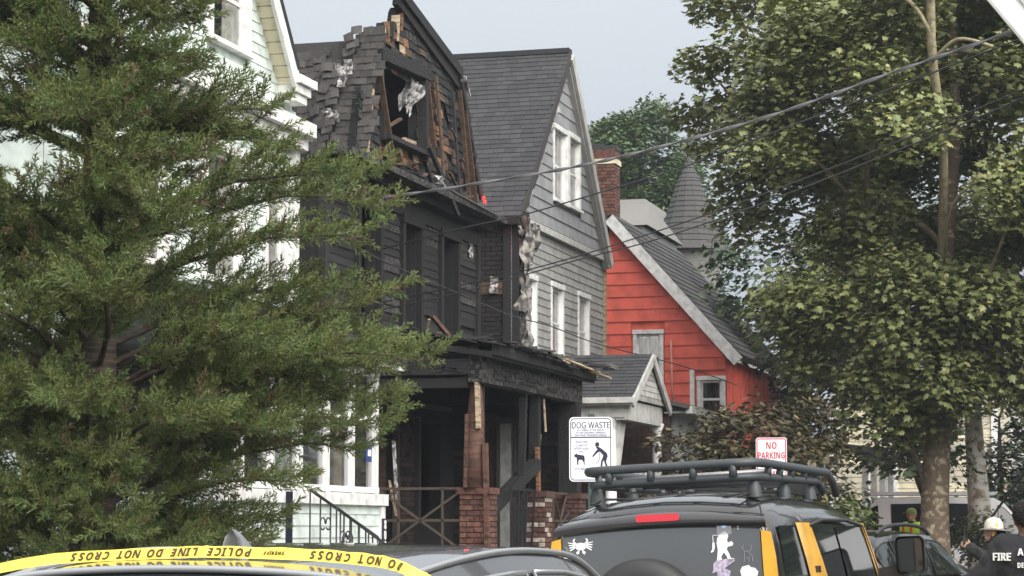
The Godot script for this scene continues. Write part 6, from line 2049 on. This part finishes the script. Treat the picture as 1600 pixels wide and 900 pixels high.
func cedar() -> void:
	var base := V(-9.05, 0, -18.6)
	var t := thing("cedar_tree", "big dark green cedar tree with feathery boughs before the mint house", "tree", base)
	rng.seed = 77
	var g := Geo.new()
	g.tube([V(0, 0, 0), V(.05, 2.5, .02), V(0, 5.5, 0), V(.05, 9.6, 0)], [.24, .18, .11, .03], 10)
	geo(t, "trunk", g, M.wood_bark)
	var prof := [[.7, 1.3], [1.3, 1.55], [2.0, 1.75], [2.3, 2.1], [2.75, 2.9], [3.2, 2.8], [3.6, 2.85], [4.2, 2.8], [4.6, 2.1], [5.0, 1.6], [5.5, 1.3], [6.2, 1.25], [7.2, 1.2], [9.6, .3]]
	var reach := func(y: float) -> float:
		for i in prof.size() - 1:
			if y <= prof[i + 1][0]: return lerpf(prof[i][1], prof[i + 1][1], clampf((y - prof[i][0]) / (prof[i + 1][0] - prof[i][0]), 0, 1))
		return .2
	var side := [[.4, 1.6], [1.5, 1.6], [1.9, 1.75], [2.2, 1.98], [2.5, 2.4], [2.8, 2.75], [3.1, 2.9], [3.4, 2.3], [3.8, 2.45], [4.1, 2.3], [4.5, 2.54], [4.7, 2.2], [4.95, 1.7], [5.3, 1.6], [5.8, 1.15], [9.9, .9]]
	var bough := Geo.new()
	var sprays := [[], [], []]
	var cols := [[], [], []]
	# boughs seen reaching out to the right in the photograph, then random ones all round
	var list := []
	for q in [[4.15, 3.25, .15], [4.4, 3.1, -.1], [3.7, 2.95, .1], [3.3, 2.7, .3], [2.7, 3.3, .05], [2.95, 3.15, .2], [2.4, 2.3, .25], [3.1, 3.0, -.2], [5.3, 1.6, .1], [5.0, 1.8, .35], [2.0, 1.9, .0], [2.6, 2.6, -.15], [3.9, 3.0, .4], [4.3, 2.9, .6], [1.7, 1.7, .3], [3.5, 2.8, .7]]:
		list.append([q[0], q[2] + .27, q[1] * .98, true])
	for i in 74:
		var y := lerpf(.8, 9.3, pow(rng.randf(), 1.15))
		list.append([y, rng.randf() * TAU, reach.call(y) * rng.randf_range(.62, .98), false])
	for i in 14:      # boughs on the street side
		var y := lerpf(1.0, 7.5, rng.randf())
		list.append([y, rng.randf_range(-2.0, .3), reach.call(y) * rng.randf_range(.6, .95), false])
	for i in 26:      # short boughs before the trunk
		var y := lerpf(1.6, 7.6, rng.randf())
		list.append([y, rng.randf_range(-1.7, -.6), reach.call(y) * rng.randf_range(.4, .72), false])
	for i in 20:      # upper boughs
		var y := lerpf(5.2, 8.6, rng.randf())
		list.append([y, rng.randf_range(-2.6, .9), reach.call(y) * rng.randf_range(.6, 1.0), false])
	for i in 36:      # fuller on the side away from the burnt house
		var y := lerpf(.9, 8.0, rng.randf())
		list.append([y, rng.randf_range(1.3, 5.2), reach.call(y) * rng.randf_range(.5, 1.0), false])
	for b in list:
		var y: float = b[0]
		var az: float = b[1]
		var l: float = b[2]
		var dir := V(cos(az), 0, -sin(az))
		# the crown is lopsided: it stops shorter towards the burnt house
		var east := dir.dot(V(.962, 0, -.272))
		for q in side.size() - 1:
			if y >= side[q][0] and y <= side[q + 1][0] and east > .1:
				l = minf(l, (lerpf(side[q][1], side[q + 1][1], (y - side[q][0]) / (side[q + 1][0] - side[q][0])) - (.12 if b[3] else .34)) / east)
		var start := V(.02, y - l * .22 + rng.randf_range(-.35, .2), 0)
		var pts := []
		var bend := rng.randf_range(-.3, .3)
		for k in 7:
			var f := k / 6.0
			pts.append(start + dir.rotated(Vector3.UP, bend * f) * l * f + Vector3.UP * (l * .26 * sin(f * 1.9)) + V(rng.randf_range(-.04, .04), rng.randf_range(-.04, .04), rng.randf_range(-.04, .04)) * f)
		bough.tube(pts, [.032, .028, .024, .019, .014, .009, .005], 5, false)
		var n := int(l * 9.5)
		for j in n + 1:
			var f := .16 + .84 * float(j) / n if b[3] else .28 + .72 * float(j) / n
			var kk := mini(int(f * 6), 5)
			var p: Vector3 = pts[kk].lerp(pts[kk + 1], f * 6 - kk) if f < 1.0 else pts[6]
			var fwd: Vector3 = (pts[kk + 1] - pts[kk]).normalized()
			var sl := (.62 * (1.0 - f * .72) + .1) * rng.randf_range(.6, 1.25)
			for s in [-1, 1]:
				var sd: Vector3 = (fwd * .8 + fwd.cross(Vector3.UP).normalized() * s * rng.randf_range(.35, 1.0) + Vector3.UP * rng.randf_range(-.35, .45)).normalized()
				if j == n: sd = (fwd + V(rng.randf_range(-.2, .2), .25, rng.randf_range(-.2, .2))).normalized()
				var m := maxi(2, int(sl / .1))
				for q in m:
					var ff := (q + .3) / m
					var sp: Vector3 = p + sd * sl * ff + Vector3.UP * .05 * ff
					var up: Vector3 = (sd * .9 + Vector3.UP * rng.randf_range(-.1, .6) + V(rng.randf_range(-.5, .5), rng.randf_range(-.3, .3), rng.randf_range(-.5, .5))).normalized()
					var x: Vector3 = up.cross(V(rng.randf_range(-1, 1), .2, rng.randf_range(-1, 1))).normalized()
					var sc := rng.randf_range(.18, .3)
					var v := rng.randi() % 3
					sprays[v].append(Transform3D(Basis(x, up, x.cross(up)) * sc, sp))
					cols[v].append(Color(.105, .078, .035) if rng.randf() < .05 else Color(rng.randf_range(.092, .122), .14, .039))
	geo(t, "bough", bough, M.wood_bark)
	for v in 3: scatter(t, "foliage", cedar_spray(v * 7 + 3), M.cedar_leaf, sprays[v], cols[v])

# broad lobed leaf folded along its midrib, about one unit across
func lobed_leaf() -> ArrayMesh:
	var g := Geo.new()
	g.smooth(false)
	var h := [Vector2(0, 0), Vector2(.22, .02), Vector2(.5, .2), Vector2(.3, .34), Vector2(.42, .62), Vector2(.17, .6), Vector2(0, 1.0)]
	for s in [-1, 1]:
		for i in range(1, h.size() - 1):
			var a := V(h[i].x * s, h[i].y, -absf(h[i].x) * .35 - h[i].y * h[i].y * .18)
			var b := V(h[i + 1].x * s, h[i + 1].y, -absf(h[i + 1].x) * .35 - h[i + 1].y * h[i + 1].y * .18)
			if s > 0: g.tri(V(0, 0, 0), a, b)
			else: g.tri(V(0, 0, 0), b, a)
	return tinted(g.done())

func oval_leaf() -> ArrayMesh:
	var g := Geo.new()
	g.smooth(false)
	var h := [Vector2(0, 0), Vector2(.2, .25), Vector2(.24, .55), Vector2(0, 1.0)]
	for s in [-1, 1]:
		for i in range(1, 3):
			var a := V(h[i].x * s, h[i].y, -h[i].x * .4)
			var b := V(h[i + 1].x * s, h[i + 1].y, -h[i + 1].x * .4 - h[i + 1].y * .1)
			g.tri(V(0, 0, 0), a, b)
	return tinted(g.done())

func tinted(m: ArrayMesh) -> ArrayMesh:
	var a := m.surface_get_arrays(0)
	var c := PackedColorArray(); c.resize(a[Mesh.ARRAY_VERTEX].size()); c.fill(Color(1, 1, 1))
	a[Mesh.ARRAY_COLOR] = c
	var o := ArrayMesh.new()
	o.add_surface_from_arrays(Mesh.PRIMITIVE_TRIANGLES, a)
	return o

func leaf_xf(p: Vector3, out: Vector3, size: float) -> Transform3D:
	# blade faces outwards and up, its tip hangs
	var n := (out * .7 + Vector3.UP * .55 + V(rng.randf_range(-1, 1), rng.randf_range(-1, 1), rng.randf_range(-1, 1)) * .75).normalized()
	var tip := (Vector3.DOWN * .5 + out * .5 + V(rng.randf_range(-1, 1), rng.randf_range(-.6, .6), rng.randf_range(-1, 1))).normalized()
	tip = (tip - n * tip.dot(n)).normalized()
	var x := tip.cross(n)
	return Transform3D(Basis(x, tip, n) * size, p)

# a broadleaf tree: trunk path, limbs to clump centres, leaves round each clump
func broadleaf(t: Node3D, bark: Material, limb_mat: Material, trunk: Array, tr: Array, clumps: Array, per: int, leaf: ArrayMesh, size: float, c0: Color, c1: Color, c2: Color, singles := 0, eye := Vector3.ZERO) -> void:
	var g := Geo.new()
	g.tube(smooth_path(trunk, 4), spread_radii(tr, 4), 14)
	geo(t, "trunk", g, bark)
	g = Geo.new()
	var xf := []
	var cols := []
	# each clump hangs on the nearest clump or trunk point already joined to the tree
	var joints := []
	for q in smooth_path(trunk, 4):
		if q.y >= trunk[1].y * .9: joints.append([q, 0.0])
	var axis := func(p: Vector3) -> float:
		var d := 1e9
		for q in trunk: d = minf(d, p.distance_to(q + V(0, minf(0.0, p.y - q.y) * .3, 0)))
		return d
	clumps.sort_custom(func(a, b): return axis.call(a[0]) < axis.call(b[0]))
	for c in clumps:
		var p: Vector3 = c[0]
		var rad: float = c[1]
		var best: Vector3 = trunk[1]
		var depth := 0.0
		var cost := 1e9
		for q in joints:
			var w: float = p.distance_to(q[0]) + maxf(0.0, q[0].y - p.y) * 1.2 + q[1] * .25
			if w < cost and p.distance_to(q[0]) > .25:
				cost = w; best = q[0]; depth = q[1]
		joints.append([p, depth + 1.0])
		var mid := best.lerp(p, .5) + V(rng.randf_range(-.15, .15), rng.randf_range(.0, .25), rng.randf_range(-.15, .15)) * best.distance_to(p)
		var lr: float = tr[0] * .22 / (1.0 + depth * .55)
		g.tube(smooth_path([best, mid, p], 4), [lr, lr * .96, lr * .92, lr * .88, lr * .84, lr * .8, lr * .74, lr * .68, lr * .6], 6, false)
		for k in 5:
			var tw := p + V(rng.randf_range(-1, 1), rng.randf_range(-.8, .8), rng.randf_range(-1, 1)) * rad
			g.tube([p.lerp(mid, .2), p.lerp(tw, .5) + V(0, .08, 0), tw], [lr * .35, lr * .22, .006], 4, false)
		var n := int(per * rad * rad)
		for k in n:
			var o := V(rng.randfn(), rng.randfn() * .75, rng.randfn())
			o = o.normalized() * rad * pow(rng.randf(), .45) * V(1, .8, 1)
			var q := p + o
			var sz := size * rng.randf_range(.45, 1.35)
			xf.append(leaf_xf(q, (q - trunk[1]).normalized(), sz))
			# leaves of a tree differ a little in hue, and some have turned
			cols.append(c2 if rng.randf() < .1 else c0.lerp(c1, rng.randf_range(.4, .7)))
	geo(t, "limbs", g, limb_mat)
	if singles > 0:
		# the leaves nearest the viewer's side become parts of their own
		var order := range(xf.size())
		order.sort_custom(func(a, b): return xf[a].origin.distance_squared_to(eye) < xf[b].origin.distance_squared_to(eye))
		var ms := []
		for c in [c0, c0.lerp(c1, .5), c1, c2]:
			var m := StandardMaterial3D.new()
			m.albedo_color = c.linear_to_srgb(); m.roughness = .5; m.cull_mode = BaseMaterial3D.CULL_DISABLED
			m.backlight_enabled = true; m.backlight = Color(.3, .3, .18)
			ms.append(m)
		var taken := {}
		for i in mini(singles, order.size()):
			var k: int = order[i]
			part(t, "leaf", leaf, ms[rng.randi() % 4], xf[k])
			taken[k] = true
		var x2 := []
		var c2s := []
		for i in xf.size():
			if not taken.has(i):
				x2.append(xf[i]); c2s.append(cols[i])
		xf = x2; cols = c2s
	scatter(t, "crown", leaf, M.leaf, xf, cols)

func spread_radii(r: Array, n: int) -> Array:
	var out := []
	for i in r.size() - 1:
		for k in n: out.append(lerpf(r[i], r[i + 1], float(k) / n))
	out.append(r[-1])
	return out

func trees() -> void:
	rng.seed = 21
	var lobed := lobed_leaf()
	var oval := oval_leaf()
	# street sycamore
	var base := V(-4.25, 0, -44)
	var t := thing("sycamore_tree", "sycamore with brown mottled trunk and wide leafy crown over the street", "tree", base)
	var clumps := []
	for i in 230:
		var p := V(rng.randf_range(-4.2, 7.0), rng.randf_range(3.4, 14.5), rng.randf_range(-3.8, 3.6))
		var e := V((p.x - 1.2) / 5.2, (p.y - 9.0) / 6.2, p.z / 3.9)
		if e.length() > 1.0 or e.length() < .35: continue
		if p.x < -3.2 and p.y < 8.4 and rng.randf() < .75: continue
		clumps.append([p, rng.randf_range(.75, 1.25)])
	for q in [[-4.55, 9.5, 0, .55], [-4.3, 10.4, .5, .6], [-3.9, 11.6, .3, .7], [-4.5, 12.2, 0, .5], [-4.1, 8.9, .3, .55], [-3.4, 8.2, .6, .7], [-3.6, 9.6, .4, .8], [-3.2, 10.6, .8, .9], [-2.2, 4.6, 1.0, .7], [-1.0, 4.3, 1.5, .7], [.6, 4.1, 1.6, .8], [1.6, 4.3, 1.4, .8], [2.6, 4.4, 1.0, .8], [2.0, 5.0, 1.8, .9], [-.4, 5.0, 1.8, .9], [1.0, 5.6, 2.0, .9], [-1.6, 5.6, 1.8, .9], [2.8, 5.8, 1.6, .9]]:
		clumps.append([V(q[0], q[1], q[2]), q[3]])
	broadleaf(t, M.sycamore_bark, M.limb, [V(0, 0, 0), V(-.03, 1.6, 0), V(.06, 3.2, 0), V(.22, 6.0, .1), V(.48, 9.0, .1), V(.52, 13.5, 0)], [.36, .27, .235, .17, .11, .04], clumps, 1050, lobed, .145, Color(.1, .122, .04), Color(.185, .21, .074), Color(.22, .22, .085), 280, V(2.5, 7, 22))
	# pale branches that show through the leaves
	var g := Geo.new()
	g.tube(smooth_path([V(.25, 6.0, .9), V(.5, 8.2, 2.6), V(.42, 10.0, 3.6), V(.5, 13.0, 3.8)], 5), .085, 7)
	g.tube(smooth_path([V(.45, 10.0, 3.6), V(.1, 10.6, 3.9), V(-.6, 11.0, 4.0)], 5), .04, 6)
	g.tube(smooth_path([V(.42, 9.6, 3.6), V(.9, 9.9, 3.9), V(1.5, 9.7, 4.1)], 5), .035, 6)
	g.tube(smooth_path([V(.3, 5.8, 1.0), V(.6, 7.1, 2.6), V(1.2, 7.6, 3.0), V(2.2, 8.0, 3.2)], 5), .03, 6)
	geo(t, "pale_limbs", g, M.limb_pale)
	# second sycamore
	t = thing("sycamore_tree", "sycamore with pale grey patchy trunk behind the mottled brown one", "tree", V(-4.42, 0, -56))
	clumps = []
	for i in 70:
		var p := V(rng.randf_range(-4.5, 5.5), rng.randf_range(4.2, 14.0), rng.randf_range(-4.0, 4.0))
		var e := V((p.x - .5) / 5.0, (p.y - 9.0) / 5.4, p.z / 4.2)
		if e.length() > 1.0: continue
		clumps.append([p, rng.randf_range(.9, 1.4)])
	for q in [[2.2, 4.4, .5, .9], [3.4, 4.6, .6, .9], [1.0, 4.6, 1.0, .8], [4.2, 5.2, .5, 1.0], [-.8, 5.0, 1.0, .9]]: clumps.append([V(q[0], q[1], q[2]), q[3]])
	broadleaf(t, M.sycamore_pale, M.limb, [V(0, 0, 0), V(.02, 1.8, 0), V(-.06, 3.6, 0), V(-.1, 6.0, 0), V(.1, 11.0, 0)], [.33, .27, .22, .15, .05], clumps, 460, lobed, .18, Color(.075, .098, .03), Color(.14, .165, .052), Color(.24, .24, .09))
	# darker tree left of the trunk, in front of the beige house
	t = thing("maple_tree", "low dark green tree with hanging foliage left of the mottled trunk", "tree", V(-7.4, 0, -54))
	clumps = []
	for i in 46:
		var p := V(rng.randf_range(-2.6, 3.0), rng.randf_range(3.2, 8.5), rng.randf_range(-2.0, 2.2))
		clumps.append([p, rng.randf_range(.6, 1.0)])
	for q in [[.9, 3.0, 1.0, .5], [1.6, 2.9, 1.0, .5], [.2, 3.2, 1.2, .55], [-.8, 3.4, 1.0, .6]]: clumps.append([V(q[0], q[1], q[2]), q[3]])
	broadleaf(t, M.wood_bark, M.wood_bark, [V(2.2, 0, 0), V(2.2, 1.6, 0), V(1.4, 4.0, 0), V(.6, 7.5, 0)], [.2, .16, .12, .04], clumps, 190, lobed, .2, Color(.022, .045, .016), Color(.04, .07, .022), Color(.08, .1, .04))
	# tree far behind the chimney
	t = thing("distant_tree", "rounded green tree rising behind the brick chimney", "tree", V(-19.6, 0, -86))
	clumps = []
	for i in 420:
		var p := V(rng.randf_range(-3.6, 3.6), rng.randf_range(6.0, 18.2), rng.randf_range(-3.0, 3.0))
		var r := 3.5 * sqrt(maxf(0.0, 1.0 - pow((p.y - 11.0) / 7.0, 2.0)))
		if Vector2(p.x, p.z).length() > r: continue
		clumps.append([p, rng.randf_range(.5, 1.0)])
	broadleaf(t, M.wood_bark, M.wood_bark, [V(0, 0, 0), V(0, 3, 0), V(.1, 8, 0), V(.2, 16, 0)], [.35, .3, .2, .05], clumps, 700, oval, .22, Color(.045, .085, .03), Color(.075, .12, .04), Color(.12, .15, .05))
	# copper-leaved shrub before the brick porch
	t = thing("copper_shrub", "bronze and olive leaved shrub in front of the brick porch", "shrub", V(-7.75, 0, -41.0))
	clumps = []
	for i in 100:
		var p := V(rng.randf_range(-1.15, 2.0), rng.randf_range(1.2, 3.7), rng.randf_range(-1.0, 1.0))
		if p.y > 2.6 + (p.x + 1.6) * .8: continue
		clumps.append([p, rng.randf_range(.3, .5)])
	broadleaf(t, M.wood_bark, M.wood_bark, [V(0, 0, 0), V(0, .8, 0), V(0, 1.6, 0), V(.1, 2.8, 0)], [.09, .07, .05, .02], clumps, 620, oval, .15, Color(.04, .036, .018), Color(.075, .062, .027), Color(.14, .12, .05))
	# green shrubs beyond the rack
	for q in [[-7.0, -38.5, 1.2, .9, "bright green shrub beyond the black roof rack", 2.4], [-6.0, -40.0, .8, .8, "leafy green shrub beside the silver-white van", 2.3], [-7.6, -47.0, 1.4, 1.1, "tall olive green shrub before the columned porch", 3.3]]:
		t = thing("green_shrub", q[4], "shrub", V(q[0], 0, q[1]), "shrubs along the pavement")
		clumps = []
		for i in 26:
			var p := V(rng.randf_range(-q[2], q[2]), rng.randf_range(.7, q[5] - .35), rng.randf_range(-q[3], q[3]))
			clumps.append([p, rng.randf_range(.32, .5)])
		broadleaf(t, M.wood_bark, M.wood_bark, [V(0, 0, 0), V(0, .5, 0), V(0, 1.2, 0), V(0, 1.8, 0)], [.07, .06, .04, .02], clumps, 520, oval, .16, Color(.05, .075, .02), Color(.09, .12, .035), Color(.15, .18, .06))
	# clipped hedge and a grey-green plant at the right
	t = thing("hedge", "dense clipped green hedge behind the white helmet", "hedge", V(-2.8, 0, -50))
	clumps = []
	for i in 60: clumps.append([V(rng.randf_range(-1.6, 2.2), rng.randf_range(.5, 1.75), rng.randf_range(-.4, .4)), .42])
	broadleaf(t, M.wood_bark, M.wood_bark, [V(0, 0, 0), V(0, .4, 0), V(0, .8, 0), V(0, 1.2, 0)], [.06, .05, .04, .02], clumps, 520, oval, .12, Color(.035, .06, .018), Color(.06, .09, .025), Color(.1, .13, .04))
	t = thing("spiky_shrub", "grey-green spiky leaved shrub at the hedge end", "shrub", V(-2.1, 0, -47))
	clumps = []
	for i in 26: clumps.append([V(rng.randf_range(-.6, .9), rng.randf_range(.8, 2.7), rng.randf_range(-.5, .5)), .4])
	broadleaf(t, M.wood_bark, M.wood_bark, [V(0, 0, 0), V(0, .6, 0), V(0, 1.2, 0), V(0, 2.2, 0)], [.07, .06, .04, .02], clumps, 420, oval, .22, Color(.09, .11, .085), Color(.16, .19, .15), Color(.22, .25, .19))

	# dark evergreen mass between the two trunks
	t = thing("yew_tree", "dark dense evergreen standing between the two sycamore trunks", "tree", V(-4.6, 0, -66))
	clumps = []
	for i in 46: clumps.append([V(rng.randf_range(-1.3, 1.6), rng.randf_range(1.0, 5.6), rng.randf_range(-.8, .8)), rng.randf_range(.5, .8)])
	broadleaf(t, M.wood_bark, M.wood_bark, [V(0, 0, 0), V(0, .8, 0), V(0, 2.2, 0), V(0, 4.6, 0)], [.16, .13, .1, .03], clumps, 300, oval, .2, Color(.02, .036, .014), Color(.034, .055, .02), Color(.06, .08, .03))

# houses and trees on the near side of the street: outside the frame, mirrored in glass and paint
func across_the_street() -> void:
	for k in 4:
		var z := -6.0 - k * 12.0
		var h := thing("facing_house", ["grey sided house facing the burnt row", "beige sided house facing the grey row house", "dark brick house facing the red house", "olive sided house facing the columned porch"][k], "house", V(12.5, 0, z), "houses across the street")
		bx(h, "wall", [M.grey_side_b, M.beige_side, M.brick_dark, M.olive_side][k], V(2.8, 3.3, 0), V(5.6, 6.6, 7.0))
		var g := Geo.new()
		g.slab(PackedVector2Array([Vector2(-3.8, 6.6), Vector2(3.8, 6.6), Vector2(0, 9.4)]), V(5.9, 0, 0), V(0, 0, 1), Vector3.UP, -6.2)
		geo(h, "roof", g, M.slate_b)
		for w in 2:
			for y in [1.6, 4.4]: sash_window(h, Vector3.ZERO, V(0, 0, 1), -2.4 + w * 3.0, -1.4 + w * 3.0, y, y + 1.4, M.white, 0)
		var t := thing("facing_tree", "street tree in leaf across the street from the burnt row", "tree", V(6.8, 0, z - 5.5), "trees across the street")
		var cl := []
		for i in 34: cl.append([V(rng.randf_range(-2.0, 2.0), rng.randf_range(2.6, 6.4), rng.randf_range(-2.6, 2.6)), rng.randf_range(.7, 1.0)])
		broadleaf(t, M.wood_bark, M.wood_bark, [V(0, 0, 0), V(0, 1.6, 0), V(0, 3.4, 0), V(0, 5.6, 0)], [.2, .17, .12, .05], cl, 110, lobed_leaf(), .26, Color(.05, .07, .02), Color(.1, .12, .035), Color(.16, .17, .06))
	for k in 6:
		var t := thing("added_kerb_tree", "unseen low crowned tree added at the near kerb to darken reflections", "tree", V(5.2 + (k % 2) * 1.2, 0, -36.0 - k * 10.0), "trees at the near kerb")  # added out of view; crowns kept low to block bright horizon in car glass
		var cl := []
		for i in 40: cl.append([V(rng.randf_range(-1.8, 1.8), rng.randf_range(1.2, 6.5), rng.randf_range(-4.0, 4.0)), rng.randf_range(.8, 1.1)])
		broadleaf(t, M.wood_bark, M.wood_bark, [V(0, 0, 0), V(0, 1.0, 0), V(0, 3.0, 0), V(0, 5.6, 0)], [.2, .17, .12, .05], cl, 110, lobed_leaf(), .28, Color(.05, .07, .02), Color(.1, .12, .035), Color(.16, .17, .06))

# ---------------------------------------------------------------- scene
func _ready() -> void:
	rng.seed = 5
	# camera
	var cam := Camera3D.new()
	cam.name = "camera"
	cam.position = V(0, 1.5, 0)
	cam.rotation = Vector3(deg_to_rad(5.928), deg_to_rad(15.759), 0)
	cam.fov = 14.057
	cam.near = .1
	cam.far = 800
	add_child(cam)
	cam.make_current()
	# overcast sky
	var sky_mat := ProceduralSkyMaterial.new()
	sky_mat.sky_top_color = lin(.46, .475, .495)      # steeper than plain overcast: horizon dimmed, overhead bright to light the fronts
	sky_mat.sky_horizon_color = lin(.109, .124, .14)
	sky_mat.sky_curve = .6
	sky_mat.ground_bottom_color = Color(.2, .2, .2)
	sky_mat.ground_horizon_color = Color(.6, .63, .65)
	sky_mat.sky_energy_multiplier = 1.0
	var sky := Sky.new()
	sky.sky_material = sky_mat
	var env := Environment.new()
	env.background_mode = Environment.BG_SKY
	env.sky = sky
	env.tonemap_mode = Environment.TONE_MAPPER_LINEAR
	env.tonemap_exposure = 3.8
	env.fog_enabled = true      # thin smoke haze
	env.fog_density = .00045
	env.fog_light_color = Color(.8, .84, .88)
	env.sdfgi_enabled = true
	env.ssao_enabled = true
	env.ssil_enabled = true
	var we := WorldEnvironment.new()
	we.name = "world_environment"
	we.environment = env
	add_child(we)
	# sun behind cloud, from the street side
	var sun := DirectionalLight3D.new()
	sun.name = "sun"
	sun.rotation = Vector3(deg_to_rad(-40), deg_to_rad(50), 0)
	sun.light_energy = .5
	sun.light_angular_distance = 60.0
	sun.light_color = Color(1.0, .985, .965)
	sun.shadow_enabled = true
	add_child(sun)

	unit_box = BoxMesh.new()
	unit_box.size = Vector3.ONE
	make_textures()
	make_materials()
	glass("pane", Color(.2, .22, .23), .14)
	# ground, road, pavements and kerbs
	var g := Geo.new()
	g.quad(V(-400, 0, 400), V(400, 0, 400), V(400, 0, -500), V(-400, 0, -500))
	setting("ground", g, M.lawn)
	g = Geo.new(); g.box(V(-.6, -.096, -60), V(7.2, .2, 200)); setting("road", g, M.asphalt)
	g = Geo.new(); g.box(V(-4.3, .05, -60), V(.16, .16, 200)); setting("kerb", g, M.concrete)
	g = Geo.new(); g.box(V(-5.35, .03, -60), V(1.94, .16, 200)); setting("pavement", g, M.concrete)
	g = Geo.new(); g.box(V(-8.9, .01, -60), V(5.1, .1, 200)); setting("bounce_paving", g, M.concrete)  # unseen pale paving, added to bounce light onto the house fronts
	g = Geo.new(); g.box(V(3.1, .05, -60), V(.16, .16, 200)); setting("kerb", g, M.concrete)

	print("houses")
	mint_house()
	burnt_house()
	grey_house()
	red_house()
	far_houses()
	print("trees")
	cedar()
	trees()
	across_the_street()
	print("cars")
	rng.seed = 9
	suv()
	sedan()
	other_vehicles()
	police_tape()
	signs()
	cables()
	print("people")
	people()
	print("done")
